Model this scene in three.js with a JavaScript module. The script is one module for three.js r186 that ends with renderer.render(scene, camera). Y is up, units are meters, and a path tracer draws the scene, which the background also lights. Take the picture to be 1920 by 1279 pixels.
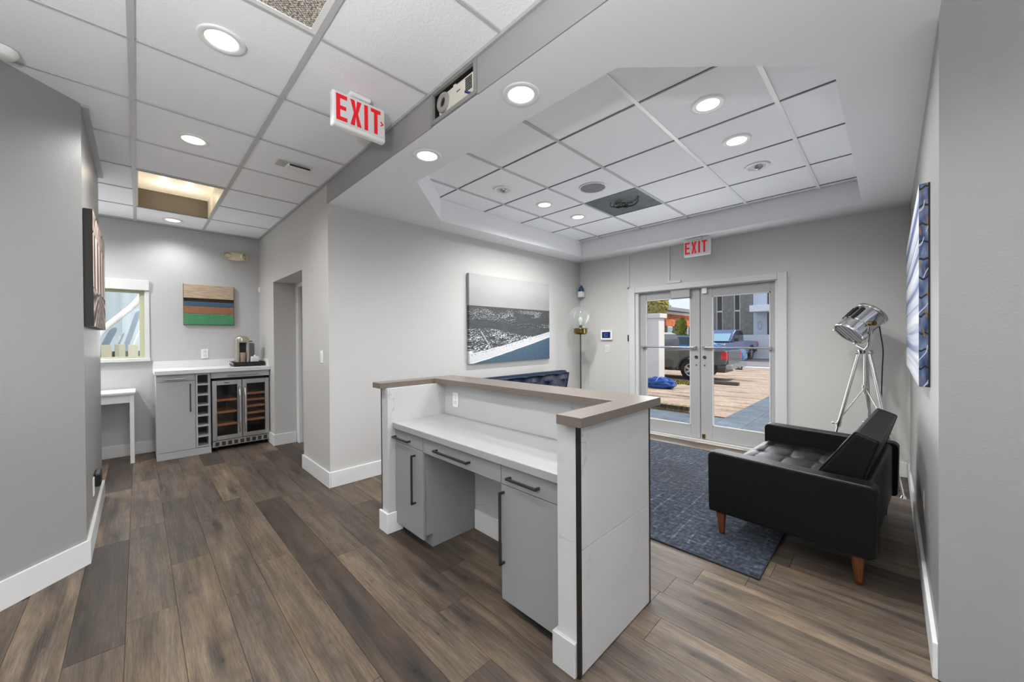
import * as THREE from 'three';
import { RoundedBoxGeometry } from 'three/addons/geometries/RoundedBoxGeometry.js';
import { mergeGeometries, mergeVertices } from 'three/addons/utils/BufferGeometryUtils.js';
import { ImprovedNoise } from 'three/addons/math/ImprovedNoise.js';
import { RectAreaLightUniformsLib } from 'three/addons/lights/RectAreaLightUniformsLib.js';
import { Brush, Evaluator, SUBTRACTION } from 'three-bvh-csg';

// ---------------------------------------------------------------- camera, sky, sun, exposure
// Plan coordinates used below: W metres to the west (kitchen), N metres to the north (glass doors), h metres above the floor.
const scene = new THREE.Scene();
const V = (W, N, h) => new THREE.Vector3(-W, h, -N);
const camera = new THREE.PerspectiveCamera(84.39, 1920 / 1279, 0.05, 300);
{
  const right = new THREE.Vector3(0.70514, -0.0070, -0.70903), up = new THREE.Vector3(0.000256, 0.999954, -0.009617), back = new THREE.Vector3(0.709068, 0.0066, 0.705109);
  camera.quaternion.setFromRotationMatrix(new THREE.Matrix4().makeBasis(right, up, back));
  camera.position.copy(V(0, 0, 1.32));
}
const renderer = new THREE.WebGLRenderer({ antialias: true });
renderer.toneMapping = THREE.LinearToneMapping;
renderer.toneMappingExposure = 1.5;
renderer.shadowMap.enabled = true;
RectAreaLightUniformsLib.init();
{
  const w = 256, h = 128, d = new Float32Array(w * h * 4), no = new ImprovedNoise();
  for (let y = 0; y < h; y++) for (let x = 0; x < w; x++) {
    const el = (y / (h - 1) - 0.5) * Math.PI, az = (x / w) * Math.PI * 2, t = Math.max(0, Math.sin(el));
    const c = Math.max(0, Math.min(1, 0.5 + 0.9 * no.noise(Math.cos(az) * 2.2, t * 5, Math.sin(az) * 2.2))) * (0.35 + 0.65 * (1 - t));
    const b = [0.62 - 0.3 * t, 0.72 - 0.22 * t, 0.9 - 0.1 * t], o = (y * w + x) * 4;
    for (let k = 0; k < 3; k++) d[o + k] = el < 0 ? [0.34, 0.33, 0.32][k] : b[k] * (1 - c) + 0.98 * c;
    d[o + 3] = 1;
  }
  const sky = new THREE.DataTexture(d, w, h, THREE.RGBAFormat, THREE.FloatType);
  sky.mapping = THREE.EquirectangularReflectionMapping; sky.magFilter = THREE.LinearFilter; sky.needsUpdate = true;
  scene.background = sky;
  scene.backgroundIntensity = 0.85;
}
const sun = new THREE.DirectionalLight(0xfff1dc, 3.1);
sun.position.copy(V(-9, 13.5, 17)); sun.target.position.copy(V(1.7, 5, 0));
sun.name = 'sun'; sun.target.name = 'sun_target';
sun.shadow.mapSize.set(2048, 2048);
Object.assign(sun.shadow.camera, { left: -30, right: 30, top: 30, bottom: -30, near: 1, far: 80 });
scene.add(sun, sun.target);
const DAY = 1.1, DOOR_DAY = 3.4;                     // radiance of the area lights in the windows added behind the camera and in the glass doors
const UP = 19;                                      // candela of the unseen floor lamp added behind the camera as fill
const LAMP = 3.0;                                   // candela of one recessed downlight

// ---------------------------------------------------------------- helpers
let seed = 7;
const rnd = () => { seed = (seed * 1664525 + 1013904223) >>> 0; return seed / 4294967296; };
const rr = (a, b) => a + (b - a) * rnd();
const noise = new ImprovedNoise(), nz = (x, y, z = 0) => noise.noise(x, y, z);
const clamp = (x, a = 0, b = 1) => Math.max(a, Math.min(b, x)), mix = (a, b, t) => a + (b - a) * t, step = (a, b, x) => { const t = clamp((x - a) / (b - a)); return t * t * (3 - 2 * t); };
const fbm = (x, y, z = 0, o = 4) => { let s = 0, a = 0.5; for (let i = 0; i < o; i++) { s += a * nz(x, y, z + i * 9.1); x *= 2; y *= 2; a *= 0.5; } return s; };
const used = {};
const numbered = (n) => { used[n] = (used[n] ?? -1) + 1; return used[n] ? n + '_' + String(used[n]).padStart(3, '0') : n; };

// uv in metres from the dominant normal
function uvM(g, su = 1, sv = su) {
  const p = g.attributes.position, n = g.attributes.normal, uv = new Float32Array(p.count * 2);
  for (let i = 0; i < p.count; i++) {
    const ax = Math.abs(n.getX(i)), ay = Math.abs(n.getY(i)), az = Math.abs(n.getZ(i));
    const [a, b] = ay >= ax && ay >= az ? [p.getX(i), p.getZ(i)] : ax >= az ? [p.getZ(i), p.getY(i)] : [p.getX(i), p.getY(i)];
    uv[2 * i] = a * su; uv[2 * i + 1] = b * sv;
  }
  g.setAttribute('uv', new THREE.BufferAttribute(uv, 2));
  return g;
}
const clean = (g) => { const q = g.index ? g.toNonIndexed() : g; for (const k of Object.keys(q.attributes)) if (!['position', 'normal', 'uv'].includes(k)) q.deleteAttribute(k); q.morphAttributes = {}; return q; };
const join = (gs) => (Array.isArray(gs) ? (gs.length === 1 ? gs[0] : mergeGeometries(gs.map(clean))) : gs);
// axis-aligned box in local x y z
function bx(x0, x1, y0, y1, z0, z1, r = 0, seg = 2) {
  const w = Math.abs(x1 - x0), h = Math.abs(y1 - y0), d = Math.abs(z1 - z0);
  r = Math.min(r, w * 0.49, h * 0.49, d * 0.49);
  const g = r > 0 ? new RoundedBoxGeometry(w, h, d, seg, r) : new THREE.BoxGeometry(w, h, d);
  g.translate((x0 + x1) / 2, (y0 + y1) / 2, (z0 + z1) / 2);
  return uvM(g);
}
// the same in plan coordinates W, N, h
const B = (w0, w1, n0, n1, h0, h1, r = 0, seg = 2) => bx(-w0, -w1, h0, h1, -n0, -n1, r, seg);
const shapeOf = (pts, holes = []) => { const s = new THREE.Shape(pts.map(([x, y]) => new THREE.Vector2(x, y))); for (const q of holes) s.holes.push(new THREE.Path(q.map(([x, y]) => new THREE.Vector2(x, y)))); return s; };
// plan polygon [W, N] extruded from h0 to h1
function slab(pts, h0, h1, holes = []) {
  const f = (a) => a.map(([w, n]) => [-w, n]);
  const g = new THREE.ExtrudeGeometry(shapeOf(f(pts), holes.map(f)), { depth: h1 - h0, bevelEnabled: false, steps: 1 });
  g.rotateX(-Math.PI / 2); g.translate(0, h0, 0);
  return uvM(g);
}
function extrude(pts, depth, bevel = 0, holes = [], seg = 2) {          // outline in x y, thickness along +z
  const g = new THREE.ExtrudeGeometry(shapeOf(pts, holes), { depth: depth - 2 * bevel, bevelEnabled: bevel > 0, bevelSize: bevel, bevelThickness: bevel, bevelOffset: -bevel, bevelSegments: seg, curveSegments: 10 });
  g.translate(0, 0, bevel);
  return uvM(g);
}
const cyl = (r0, r1, len, s = 20, open = false) => new THREE.CylinderGeometry(r1, r0, len, s, 1, open);
// straight round bar between two points (Vector3)
function bar(a, b, r0, r1 = r0, s = 12) {
  const g = cyl(r0, r1, a.distanceTo(b), s);
  g.applyQuaternion(new THREE.Quaternion().setFromUnitVectors(new THREE.Vector3(0, 1, 0), b.clone().sub(a).normalize()));
  g.translate((a.x + b.x) / 2, (a.y + b.y) / 2, (a.z + b.z) / 2);
  return g;
}
const tube = (pts, r, n = 40, s = 8) => new THREE.TubeGeometry(new THREE.CatmullRomCurve3(pts), n, r, s, false);
const lathe = (pts, s = 40) => new THREE.LatheGeometry(pts.map(([x, y]) => new THREE.Vector2(x, y)), s);
const ball = (r, w = 20, h = 14) => new THREE.SphereGeometry(r, w, h);
const move = (g, x, y, z) => { g.translate(x, y, z); return g; };
const at = (g, W, N, h) => move(g, -W, h, -N);

function tag(o, label, category, group) { o.userData.label = label; o.userData.category = category; if (group) o.userData.group = group; return o; }
// a thing: Group at its base; parts given in absolute plan coordinates are moved into it
function thing(name, label, category, W, N, h, group) {
  const o = new THREE.Group(); o.name = numbered(name); o.position.copy(V(W, N, h)); scene.add(o);
  return tag(o, label, category, group);
}
const ROOT = new Map();
function part(parent, name, geos, material, label) {                   // absolute geometry
  const g = join(geos), root = ROOT.get(parent) ?? parent;
  g.translate(-root.position.x, -root.position.y, -root.position.z);
  const m = new THREE.Mesh(g, material); m.name = name; parent.add(m); ROOT.set(m, root);
  if (label) m.userData.label = label;
  return m;
}
function piece(parent, name, geos, material, label) {                  // geometry already in the parent's own axes
  const m = new THREE.Mesh(join(geos), material); m.name = name; parent.add(m);
  if (label) m.userData.label = label;
  return m;
}
function single(name, geos, material, label, category, group) {        // a thing that is one mesh
  const g = join(geos); g.computeBoundingBox();
  const c = g.boundingBox.getCenter(new THREE.Vector3()); c.y = g.boundingBox.min.y; g.translate(-c.x, -c.y, -c.z);
  const m = new THREE.Mesh(g, material); m.name = numbered(name); m.position.copy(c); scene.add(m);
  return tag(m, label, category, group);
}
function struct(name, geos, material) {
  const m = new THREE.Mesh(join(geos), material); m.name = numbered(name); m.userData.kind = 'structure'; scene.add(m); return m;
}
function structGroup(name, W = 0, N = 0, h = 0) { const o = new THREE.Group(); o.name = numbered(name); o.position.copy(V(W, N, h)); o.userData.kind = 'structure'; scene.add(o); return o; }

// ---------------------------------------------------------------- textures and materials
function tex(w, h, fn, { srgb = true, repeat = [1, 1] } = {}) {         // fn(u, v) -> [r, g, b] 0..1
  const d = new Uint8Array(w * h * 4);
  for (let y = 0; y < h; y++) for (let x = 0; x < w; x++) {
    const c = fn((x + 0.5) / w, (y + 0.5) / h), o = (y * w + x) * 4;
    for (let k = 0; k < 3; k++) d[o + k] = clamp(c[k]) * 255;
    d[o + 3] = 255;
  }
  const t = new THREE.DataTexture(d, w, h, THREE.RGBAFormat); t.magFilter = THREE.LinearFilter; t.minFilter = THREE.LinearMipmapLinearFilter; t.generateMipmaps = true;
  t.wrapS = t.wrapT = THREE.RepeatWrapping; t.repeat.set(...repeat); if (srgb) t.colorSpace = THREE.SRGBColorSpace; t.needsUpdate = true;
  return t;
}
const gray = (v) => [v, v, v];
const M = (color, roughness = 0.6, o = {}) => new THREE.MeshStandardMaterial({ color, roughness, metalness: 0, ...o });
const PH = (color, roughness, o = {}) => new THREE.MeshPhysicalMaterial({ color, roughness, metalness: 0, ...o });
const paintBump = tex(256, 256, (u, v) => gray(0.5 + 0.5 * nz(u * 64, v * 64) * 0.6 + 0.2 * nz(u * 128, v * 128, 4)), { srgb: false });
const tileBump = tex(256, 256, (u, v) => gray(0.6 + 0.5 * nz(u * 90, v * 90, 2) + 0.35 * nz(u * 40, v * 40, 8)), { srgb: false });
const leatherBump = tex(512, 512, (u, v) => { const a = Math.abs(nz(u * 70, v * 70, 1)), b = Math.abs(nz(u * 130, v * 130, 5)); return gray(clamp(a * 1.3 + b * 0.7)); }, { srgb: false });
const repeated = (t, a, b) => { const c = t.clone(); c.repeat.set(a, b); c.needsUpdate = true; return c; };

const quartz = tex(1024, 1024, (u, v) => {
  const w = 0.5 * fbm(u * 3, v * 3, 3), a = Math.abs(fbm(u * 2.1 + w, v * 2.1 - w, 1, 5)), b = Math.abs(fbm(u * 5 - w, v * 5 + w, 7, 4));
  const vein = Math.max(0, 1 - a / 0.012) * 0.35 * step(0.0, 0.25, fbm(u * 2, v * 2, 20)) + Math.max(0, 1 - b / 0.012) * 0.16 * step(0.05, 0.3, fbm(u * 3, v * 3, 30));
  const k = 0.93 - 0.03 * fbm(u * 4, v * 4, 12) - vein * 0.32;
  return [k, k, k * 0.995];
});
const MAT = {
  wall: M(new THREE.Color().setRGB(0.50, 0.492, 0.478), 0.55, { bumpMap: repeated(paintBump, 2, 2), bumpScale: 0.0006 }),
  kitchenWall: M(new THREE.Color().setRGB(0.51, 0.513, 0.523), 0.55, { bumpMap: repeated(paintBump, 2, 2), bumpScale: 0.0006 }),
  glossDimmed: PH(new THREE.Color().setRGB(0.29, 0.288, 0.282), 0.35, { bumpMap: repeated(paintBump, 2, 2), bumpScale: 0.0005 }),  // wall paint darkened to offset strong light on the left and right walls
  soffit: M(new THREE.Color().setRGB(0.82, 0.83, 0.845), 0.7),
  tile: M(new THREE.Color().setRGB(0.90, 0.915, 0.935), 0.9, { bumpMap: repeated(tileBump, 1.6, 1.6), bumpScale: 0.0012 }),
  tee: M(new THREE.Color().setRGB(0.52, 0.52, 0.52), 0.5),  // grid tee, greyed as it looks in shade
  teeLit: M(new THREE.Color().setRGB(0.86, 0.86, 0.86), 0.35),  // same grid tee, whitened where the light catches it
  trim: M(new THREE.Color().setRGB(0.66, 0.66, 0.655), 0.4),
  doorPaint: M(new THREE.Color().setRGB(0.42, 0.42, 0.415), 0.4),
  exitWallLifted: M(new THREE.Color().setRGB(0.62, 0.605, 0.58), 0.55, { bumpMap: repeated(paintBump, 2, 2), bumpScale: 0.0006 }),  // same wall paint, lightened to make up for weak light here
  whitePaint: M(new THREE.Color().setRGB(0.70, 0.70, 0.70), 0.4),
  plastic: M(new THREE.Color().setRGB(0.82, 0.82, 0.80), 0.4),
  cream: M(new THREE.Color().setRGB(0.70, 0.67, 0.58), 0.45),
  cabinet: M(new THREE.Color().setRGB(0.255, 0.258, 0.262), 0.42),
  cabinetIn: M(new THREE.Color().setRGB(0.30, 0.305, 0.31), 0.5),
  worktop: PH(new THREE.Color().setRGB(0.32, 0.32, 0.318), 0.3),
  quartz: PH(0xcbcbcb, 0.22, { map: repeated(quartz, 0.8, 0.8) }),
  slabTop: PH(new THREE.Color().setRGB(0.165, 0.138, 0.117), 0.32, { map: tex(256, 256, (u, v) => gray(0.95 + 0.05 * nz(u * 60, v * 60, 2) + 0.03 * nz(u * 25, v * 25)), {}) }),
  darkTrim: M(0x1c1b1a, 0.4),
  blackGap: M(0x060606, 0.8),
  chrome: M(0xe8e8e6, 0.12, { metalness: 1 }),
  steel: M(0xb9b9b7, 0.32, { metalness: 1 }),
  pewter: M(0x55534f, 0.38, { metalness: 0.85 }),
  brass: M(0x7d6a3c, 0.28, { metalness: 1 }),
  black: M(0x0c0c0c, 0.4),
  leather: PH(0x060607, 0.42, { bumpMap: repeated(leatherBump, 3, 3), bumpScale: 0.0006, specularIntensity: 0.5 }),
  piping: M(0x080808, 0.4),
  blueLeather: PH(0x091d35, 0.40, { bumpMap: repeated(leatherBump, 3, 3), bumpScale: 0.0005 }),
  legWood: PH(0x6e3d1a, 0.35, { map: tex(64, 256, (u, v) => { const k = 0.82 + 0.25 * nz(u * 14, v * 3) + 0.1 * nz(u * 50, v * 8); return [k, k * 0.95, k * 0.9]; }) }),
  glass: PH(0xffffff, 0, { transmission: 1, thickness: 0, ior: 1.45 }),
  bulbGlass: PH(0xf4f7f6, 0.02, { transmission: 0.9, thickness: 0, ior: 1.7 }),
  darkGlass: PH(0x050505, 0.06, {}),
  lampGlow: M(0xffffff, 0.5, { emissive: 0xfffaf0, emissiveIntensity: 1.6 }),
  red: M(0xd8141c, 0.4, { emissive: 0xe01420, emissiveIntensity: 0.12 }),
  lens: M(0xcfcfcf, 0.35),
};

// ---------------------------------------------------------------- room shell
const CL = 2.717, CT = 2.75, SO = 2.527;                 // lay-in ceiling, tray ceiling, soffit heights
const NB = 1.205, WB = 3.52, NE = 5.06, WE = -0.13, WK = 6.2, NL = -0.226;   // beam face, bay wall, exit wall, right wall, kitchen wall, left wall

// floor: screed with planks laid along W
const floor = struct('floor', B(-2.6, 6.4, -3.2, NE + 0.2, -0.12, -0.004), M(0x3a312b, 0.8));
{
  const wood = [0, 1, 2, 3, 4].map((k) => tex(1024, 192, (u, v) => {
    const s = k * 13.7, X = u * 1.22, Y = v * 0.178;
    const warp = 0.012 * nz(X * 2.2, Y * 6, s) + 0.004 * nz(X * 7, Y * 30, s + 3);
    const y = Y + warp;
    const broad = nz(X * 1.6, y * 13, s + 5), mid = nz(X * 3.4, y * 40, s + 9), fine = nz(X * 14, y * 300, s + 2), pore = nz(X * 30, y * 520, s + 6), blot = fbm(X * 5, Y * 14, s + 70, 3);
    const cath = k % 2 ? Math.sin((y - 0.089) * (y - 0.089) * 5200 + X * 9 + 5 * nz(X * 1.5, y * 12, s)) * Math.exp(-Math.pow((y - 0.089) / 0.05, 2)) : Math.sin(y * 330 + 4 * nz(X * 1.2, y * 9, s)) * 0.6;
    let t = 0.98 + 0.30 * broad + 0.17 * mid + 0.22 * fine + 0.07 * cath + 0.22 * blot;
    t -= 0.17 * step(0.2, 0.55, nz(X * 2.1, y * 20, s + 31)) + 0.13 * step(0.3, 0.6, pore);
    for (let q = 0; q < 2; q++) {                          // knots
      const kx = ((k * 0.37 + q * 0.53 + 0.21) % 1) * 1.22, ky = 0.04 + ((k * 0.29 + q * 0.41) % 1) * 0.1;
      const dd = Math.hypot((X - kx) / 1.6, Y - ky + 0.5 * warp);
      t -= 0.30 * Math.exp(-Math.pow(dd / 0.006, 2)) + 0.08 * Math.exp(-Math.pow(dd / 0.022, 2)) * (0.5 + 0.5 * Math.sin(dd * 900));
    }
    const hue = nz(X * 2, y * 14, s + 50);
    return [0.442 * t + 0.018 * hue, 0.384 * t, 0.325 * t - 0.02 * hue];
  }));
  const bump = tex(512, 128, (u, v) => gray(0.6 + 0.4 * nz(u * 12, v * 60, 3) + 0.25 * nz(u * 26, v * 120, 8)), { srgb: false });
  const tints = [[0.95, 0.95, 0.95], [0.62, 0.60, 0.59], [1.32, 1.30, 1.26], [0.78, 0.77, 0.79], [1.12, 1.08, 1.0], [0.5, 0.48, 0.47]];
  const mats = [];
  for (const w of wood) for (const t of tints) mats.push(M(new THREE.Color().setRGB(...t.map((x) => x * 0.60)), 0.48, { map: w, bumpMap: bump, bumpScale: 0.0006 }));
  const PW = 0.1785, PL = 1.22, gap = 0.0009;
  const inRoom = (w0, w1, n0, n1) => {
    const n = (n0 + n1) / 2;
    if (n > NB + 0.1 && w0 > WB + 0.05) return n < NB + 0.32 && w0 < 5.5;                                  // recess of the hall opening
    if (n > NB + 0.95 && w1 < WE - 0.02) return false;
    if (n < NL - 0.1 && w1 > 0 && w0 < 4.7 && n1 < w1 - 3.6) { const lim = n + 3.586; if (w0 > lim) return w1 > 4.75; }
    return true;
  };
  const fixed = { 1: 2.98, 2: 2.396, 0: 1.3 };
  for (let r = -7; ; r++) {
    const n0 = -0.052 + r * PW, n1 = Math.min(n0 + PW, NE);
    if (n0 > NE - 0.02) break;
    const lo = n0 < 1.0 ? 0.05 : -0.13, hi = n0 < 1.5 ? 6.2 : WB;
    let w = lo - (r in fixed ? (PL - ((fixed[r] - lo) % PL)) % PL : rr(0.05, PL - 0.05));
    for (; w < hi; w += PL) {
      const a = Math.max(w, lo), b = Math.min(w + PL, hi);
      if (b - a < 0.04 || !inRoom(a, b, n0, n1)) continue;
      let k = Math.floor(rnd() * mats.length); if (rnd() < 0.35) k = Math.floor(rnd() * 5) * 6;
      const g = bx(a + gap, b - gap, -0.006, 0, -(n1 - gap), -(n0 + gap), 0);
      g.translate(-(a + b), 0, 0);                         // to -W
      const uv = g.attributes.uv, p = g.attributes.position, flip = rnd() < 0.5;
      for (let i = 0; i < uv.count; i++) { const u = (-p.getX(i) - w) / PL, v = (-p.getZ(i) - n0) / PW; uv.setXY(i, flip ? 1 - u : u, flip ? 1 - v : v); }
      const m = new THREE.Mesh(g, mats[k]); m.name = 'plank'; floor.add(m);
    }
  }
}

// walls
struct('wall_left', slab([[3.36, NL], [4.72, NL], [4.72, -3.2], [0.386, -3.2]], 0, CL + 0.08), MAT.glossDimmed);
struct('wall_kitchen', [B(WK, WK + 0.2, 0.06, NB + 0.3, 0, CL + 0.08), B(WK, WK + 0.2, -2.2, -0.95, 0, CL + 0.08), B(WK, WK + 0.2, -0.95, 0.06, 0, 1.10), B(WK, WK + 0.2, -0.95, 0.06, 1.93, CL + 0.08)], MAT.kitchenWall);
struct('wall_kitchen_side', B(4.72, WK + 0.2, -2.4, -2.2, 0, CL + 0.08), MAT.wall);
struct('wall_hall', [B(WB + 0.2, 4.27, NB, NB + 0.28, 0, CL + 0.08), B(5.43, WK, NB, NB + 0.28, 0, CL + 0.08), B(4.27, 5.43, NB, NB + 0.28, 2.045, CL + 0.08)], MAT.wall);
struct('wall_bay', B(WB, WB + 0.2, NB, NE + 0.2, 0, CL + 0.08), MAT.wall);
struct('wall_exit', [B(2.62, WB, NE, NE + 0.2, 0, CL + 0.1), B(WE, 0.84, NE, NE + 0.2, 0, CL + 0.1), B(0.84, 2.62, NE, NE + 0.2, 2.0, CL + 0.1)], MAT.exitWallLifted);
struct('wall_right', B(WE - 2.3, WE, 2.16, NE + 0.2, 0, CL + 0.1), MAT.glossDimmed);
struct('wall_east', [B(-2.6, -2.4, -3.2, -1.4, 0, CL + 0.1), B(-2.6, -2.4, 1.2, 2.16, 0, CL + 0.1), B(-2.6, -2.4, -1.4, 1.2, 0, 0.8), B(-2.6, -2.4, -1.4, 1.2, 2.3, CL + 0.1)], MAT.wall);
struct('wall_south', [B(-2.6, -2.1, -3.4, -3.2, 0, CL + 0.1), B(0.2, 0.6, -3.4, -3.2, 0, CL + 0.1), B(-2.1, 0.2, -3.4, -3.2, 0, 0.8), B(-2.1, 0.2, -3.4, -3.2, 2.3, CL + 0.1)], MAT.wall);
// unseen windows added behind the camera to brighten the ceiling, with their area lights
{
  const addedEast = structGroup('window', -2.5, -0.1, 0.8), addedSouth = structGroup('window', -0.95, -3.3, 0.8);
  part(addedEast, 'window_frame', [B(-2.54, -2.46, -1.4, -1.34, 0.8, 2.3), B(-2.54, -2.46, 1.14, 1.2, 0.8, 2.3), B(-2.54, -2.46, -1.34, 1.14, 0.8, 0.86), B(-2.54, -2.46, -1.34, 1.14, 2.24, 2.3), B(-2.54, -2.46, -0.13, -0.07, 0.86, 2.24)], MAT.trim);
  part(addedEast, 'pane', B(-2.503, -2.497, -1.34, 1.14, 0.86, 2.24), MAT.glass);
  part(addedSouth, 'window_frame', [B(-2.1, -2.04, -3.34, -3.26, 0.8, 2.3), B(0.14, 0.2, -3.34, -3.26, 0.8, 2.3), B(-2.04, 0.14, -3.34, -3.26, 0.8, 0.86), B(-2.04, 0.14, -3.34, -3.26, 2.24, 2.3), B(-0.98, -0.92, -3.34, -3.26, 0.86, 2.24)], MAT.trim);
  part(addedSouth, 'pane', B(-2.04, 0.14, -3.303, -3.297, 0.86, 2.24), MAT.glass);
  const le = new THREE.RectAreaLight(0xfbfcff, DAY, 2.48, 1.38); le.position.copy(V(-2.42, -0.1, 1.55)); le.lookAt(V(3, -0.1, 1.55)); le.name = 'window_fill_light'; scene.add(le);
  for (const w of [2.138, 1.268]) { const ld = new THREE.RectAreaLight(0xfcfdff, DOOR_DAY, 0.6, 1.64); ld.position.copy(V(w, NE - 0.07, 1.01)); ld.lookAt(V(w, 0, 1.01)); ld.name = 'door_daylight'; scene.add(ld); }
  const ls = new THREE.RectAreaLight(0xfbfcff, DAY, 2.18, 1.38); ls.position.copy(V(-0.95, -3.22, 1.55)); ls.lookAt(V(-0.95, 3, 1.55)); ls.name = 'window_fill_light'; scene.add(ls);
}

// lay-in ceiling on the kitchen side
const ceiling = struct('ceiling', slab([[-2.6, -3.3], [WK + 0.2, -3.3], [WK + 0.2, NB + 0.02], [WE, NB + 0.02], [WE, 2.2], [-2.6, 2.2]], CL + 0.012, CL + 0.12, [[[4.318, -0.008], [5.522, -0.008], [5.522, 0.603], [4.318, 0.603]]]), MAT.tile);
{
  const Ws = [], Ns = [-1.23, -0.62, -0.01, 0.60, NB - 0.005];
  for (let w = 0.035; w < WK + 0.3; w += 0.61) Ws.push(w);
  for (let i = 0; i < Ws.length; i++) for (let j = 0; j < 4; j++) {
    const w0 = Ws[i], w1 = Math.min(Ws[i] + 0.61, WK), n0 = Ns[j], n1 = Ns[j + 1];
    if (w1 - w0 < 0.05) continue;
    if (j === 2 && (Math.abs(w0 - 4.305) < 0.02 || Math.abs(w0 - 4.915) < 0.02 || Math.abs(w0 - 1.255) < 0.02)) continue;   // open troffer, return grille
    if (n1 < NL && w0 > 2.9 && w1 < 4.8) continue;
    const g = B(w0 + 0.010, w1 - 0.010, n0 + 0.010, n1 - 0.010, CL + 0.004, CL + 0.02, 0);
    const m = new THREE.Mesh(g, MAT.tile); m.name = 'ceiling_tile'; ceiling.add(m);
  }
  for (const n of [-0.62, -0.01, 0.60]) { const m = new THREE.Mesh(B(0, WK, n - 0.0125, n + 0.0125, CL - 0.003, CL + 0.006), MAT.tee); m.name = 'main_tee'; ceiling.add(m); }
  for (const w of Ws) for (let j = 0; j < 4; j++) {
    if (j === 2 && Math.abs(w - 4.915) < 0.02) continue;
    const m = new THREE.Mesh(B(w - 0.008, w + 0.008, Ns[j] + 0.0125, Ns[j + 1] - 0.0125, CL - 0.001, CL + 0.006), MAT.tee); m.name = 'cross_tee'; ceiling.add(m);
  }
  const wallAngle = M(new THREE.Color().setRGB(0.40, 0.40, 0.40), 0.5);
  for (const g of [B(0, WK, NB - 0.02, NB, CL - 0.014, CL + 0.004), B(WK - 0.02, WK, -2.2, NB, CL - 0.006, CL + 0.004), B(3.36, 4.72, NL, NL + 0.03, CL - 0.012, CL + 0.004)]) { const m = new THREE.Mesh(g, wallAngle); m.name = 'wall_angle'; ceiling.add(m); }
}

// soffit with its tray opening and the projector niche cut in the beam face
const TRAY = [[0.86, 1.53], [2.56, 1.53], [3.235, 2.205], [3.235, 4.70], [0.18, 4.70], [0.18, 2.205]];
{
  const body = new Brush(slab([[WE, NB], [WB, NB], [WB, NE], [WE, NE]], SO, 2.80, [TRAY])); body.updateMatrixWorld();
  const cut = new Brush(B(1.456, 1.822, NB - 0.1, NB + 0.30, 2.548, 2.694)); cut.updateMatrixWorld();
  const ev = new Evaluator(); ev.attributes = ['position', 'normal', 'uv']; ev.useGroups = false;
  const g = ev.evaluate(body, cut, SUBTRACTION).geometry;
  struct('ceiling_soffit', g, MAT.soffit);
}
struct('wall_beam', [B(WE, 1.436, NB - 0.006, NB, SO, CL), B(1.842, WB, NB - 0.006, NB, SO, CL)], M(new THREE.Color().setRGB(0.32, 0.316, 0.308), 0.6));  // wall colour, darkened against the fill lamp added behind the camera
const tray = struct('ceiling', slab([[0.1, 1.45], [3.3, 1.45], [3.3, 4.75], [0.1, 4.75]], CT + 0.014, CT + 0.12), MAT.tile);
{
  const Ws = [0.17, 0.486, 1.09, 1.70, 2.30, 2.905, 3.24], Ns = [1.53, 2.18, 2.783, 3.385, 3.99, 4.60, 4.70];
  for (let i = 0; i < 6; i++) for (let j = 0; j < 6; j++) {
    if (i === 3 && j === 3) continue;
    const g = B(Ws[i] + 0.011, Ws[i + 1] - 0.011, Ns[j] + 0.010, Ns[j + 1] - 0.010, CT + 0.003, CT + 0.02, 0);
    const m = new THREE.Mesh(g, MAT.tile); m.name = 'ceiling_tile'; tray.add(m);
  }
  for (const w of Ws.slice(1, 6)) { const m = new THREE.Mesh(B(w - 0.012, w + 0.012, 1.53, 4.70, CT - 0.004, CT + 0.006), w < 1.5 ? MAT.teeLit : MAT.tee); m.name = 'main_tee'; tray.add(m); }
  for (const n of Ns.slice(1, 6)) for (let i = 0; i < 6; i++) { const m = new THREE.Mesh(B(Ws[i] + 0.012, Ws[i + 1] - 0.012, n - 0.006, n + 0.006, CT - 0.001, CT + 0.004), M(0x6c6c6c, 0.5)); m.name = 'cross_tee'; tray.add(m); }
}
// baseboards
const bbH = 0.14, bbT = 0.016;
struct('baseboard_left', [slab([[3.36, NL], [4.72, NL], [4.72, NL + bbT], [3.36 - 0.007, NL + bbT]], 0, bbH), slab([[3.36, NL], [3.353, NL + bbT], [2.0, NL + bbT - 1.353], [2.0, NL - 1.36]], 0, bbH)], MAT.trim);
struct('baseboard_kitchen', [B(WK - bbT, WK, -2.2, 0.16, 0, bbH, 0.004), B(WK - bbT, WK, 1.19, NB, 0, bbH)], MAT.trim);
struct('baseboard_hall', [B(WB - bbT, 4.27 + bbT, NB - bbT, NB, 0, bbH, 0.004), B(5.43 - bbT, 5.72, NB - bbT, NB, 0, bbH, 0.004), B(5.43 - bbT, 5.43, NB, NB + 0.24, 0, bbH, 0.004)], MAT.trim);
struct('baseboard_bay', B(WB - bbT, WB, NB, NE, 0, bbH, 0.004), MAT.trim);
struct('baseboard_exit', [B(2.66, WB - bbT, NE - bbT, NE, 0, bbH, 0.004), B(WE + bbT, 0.80, NE - bbT, NE, 0, bbH, 0.004)], MAT.trim);
struct('baseboard_right', B(WE, WE + bbT, 2.16, NE - bbT, 0, bbH, 0.004), MAT.trim);

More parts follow.
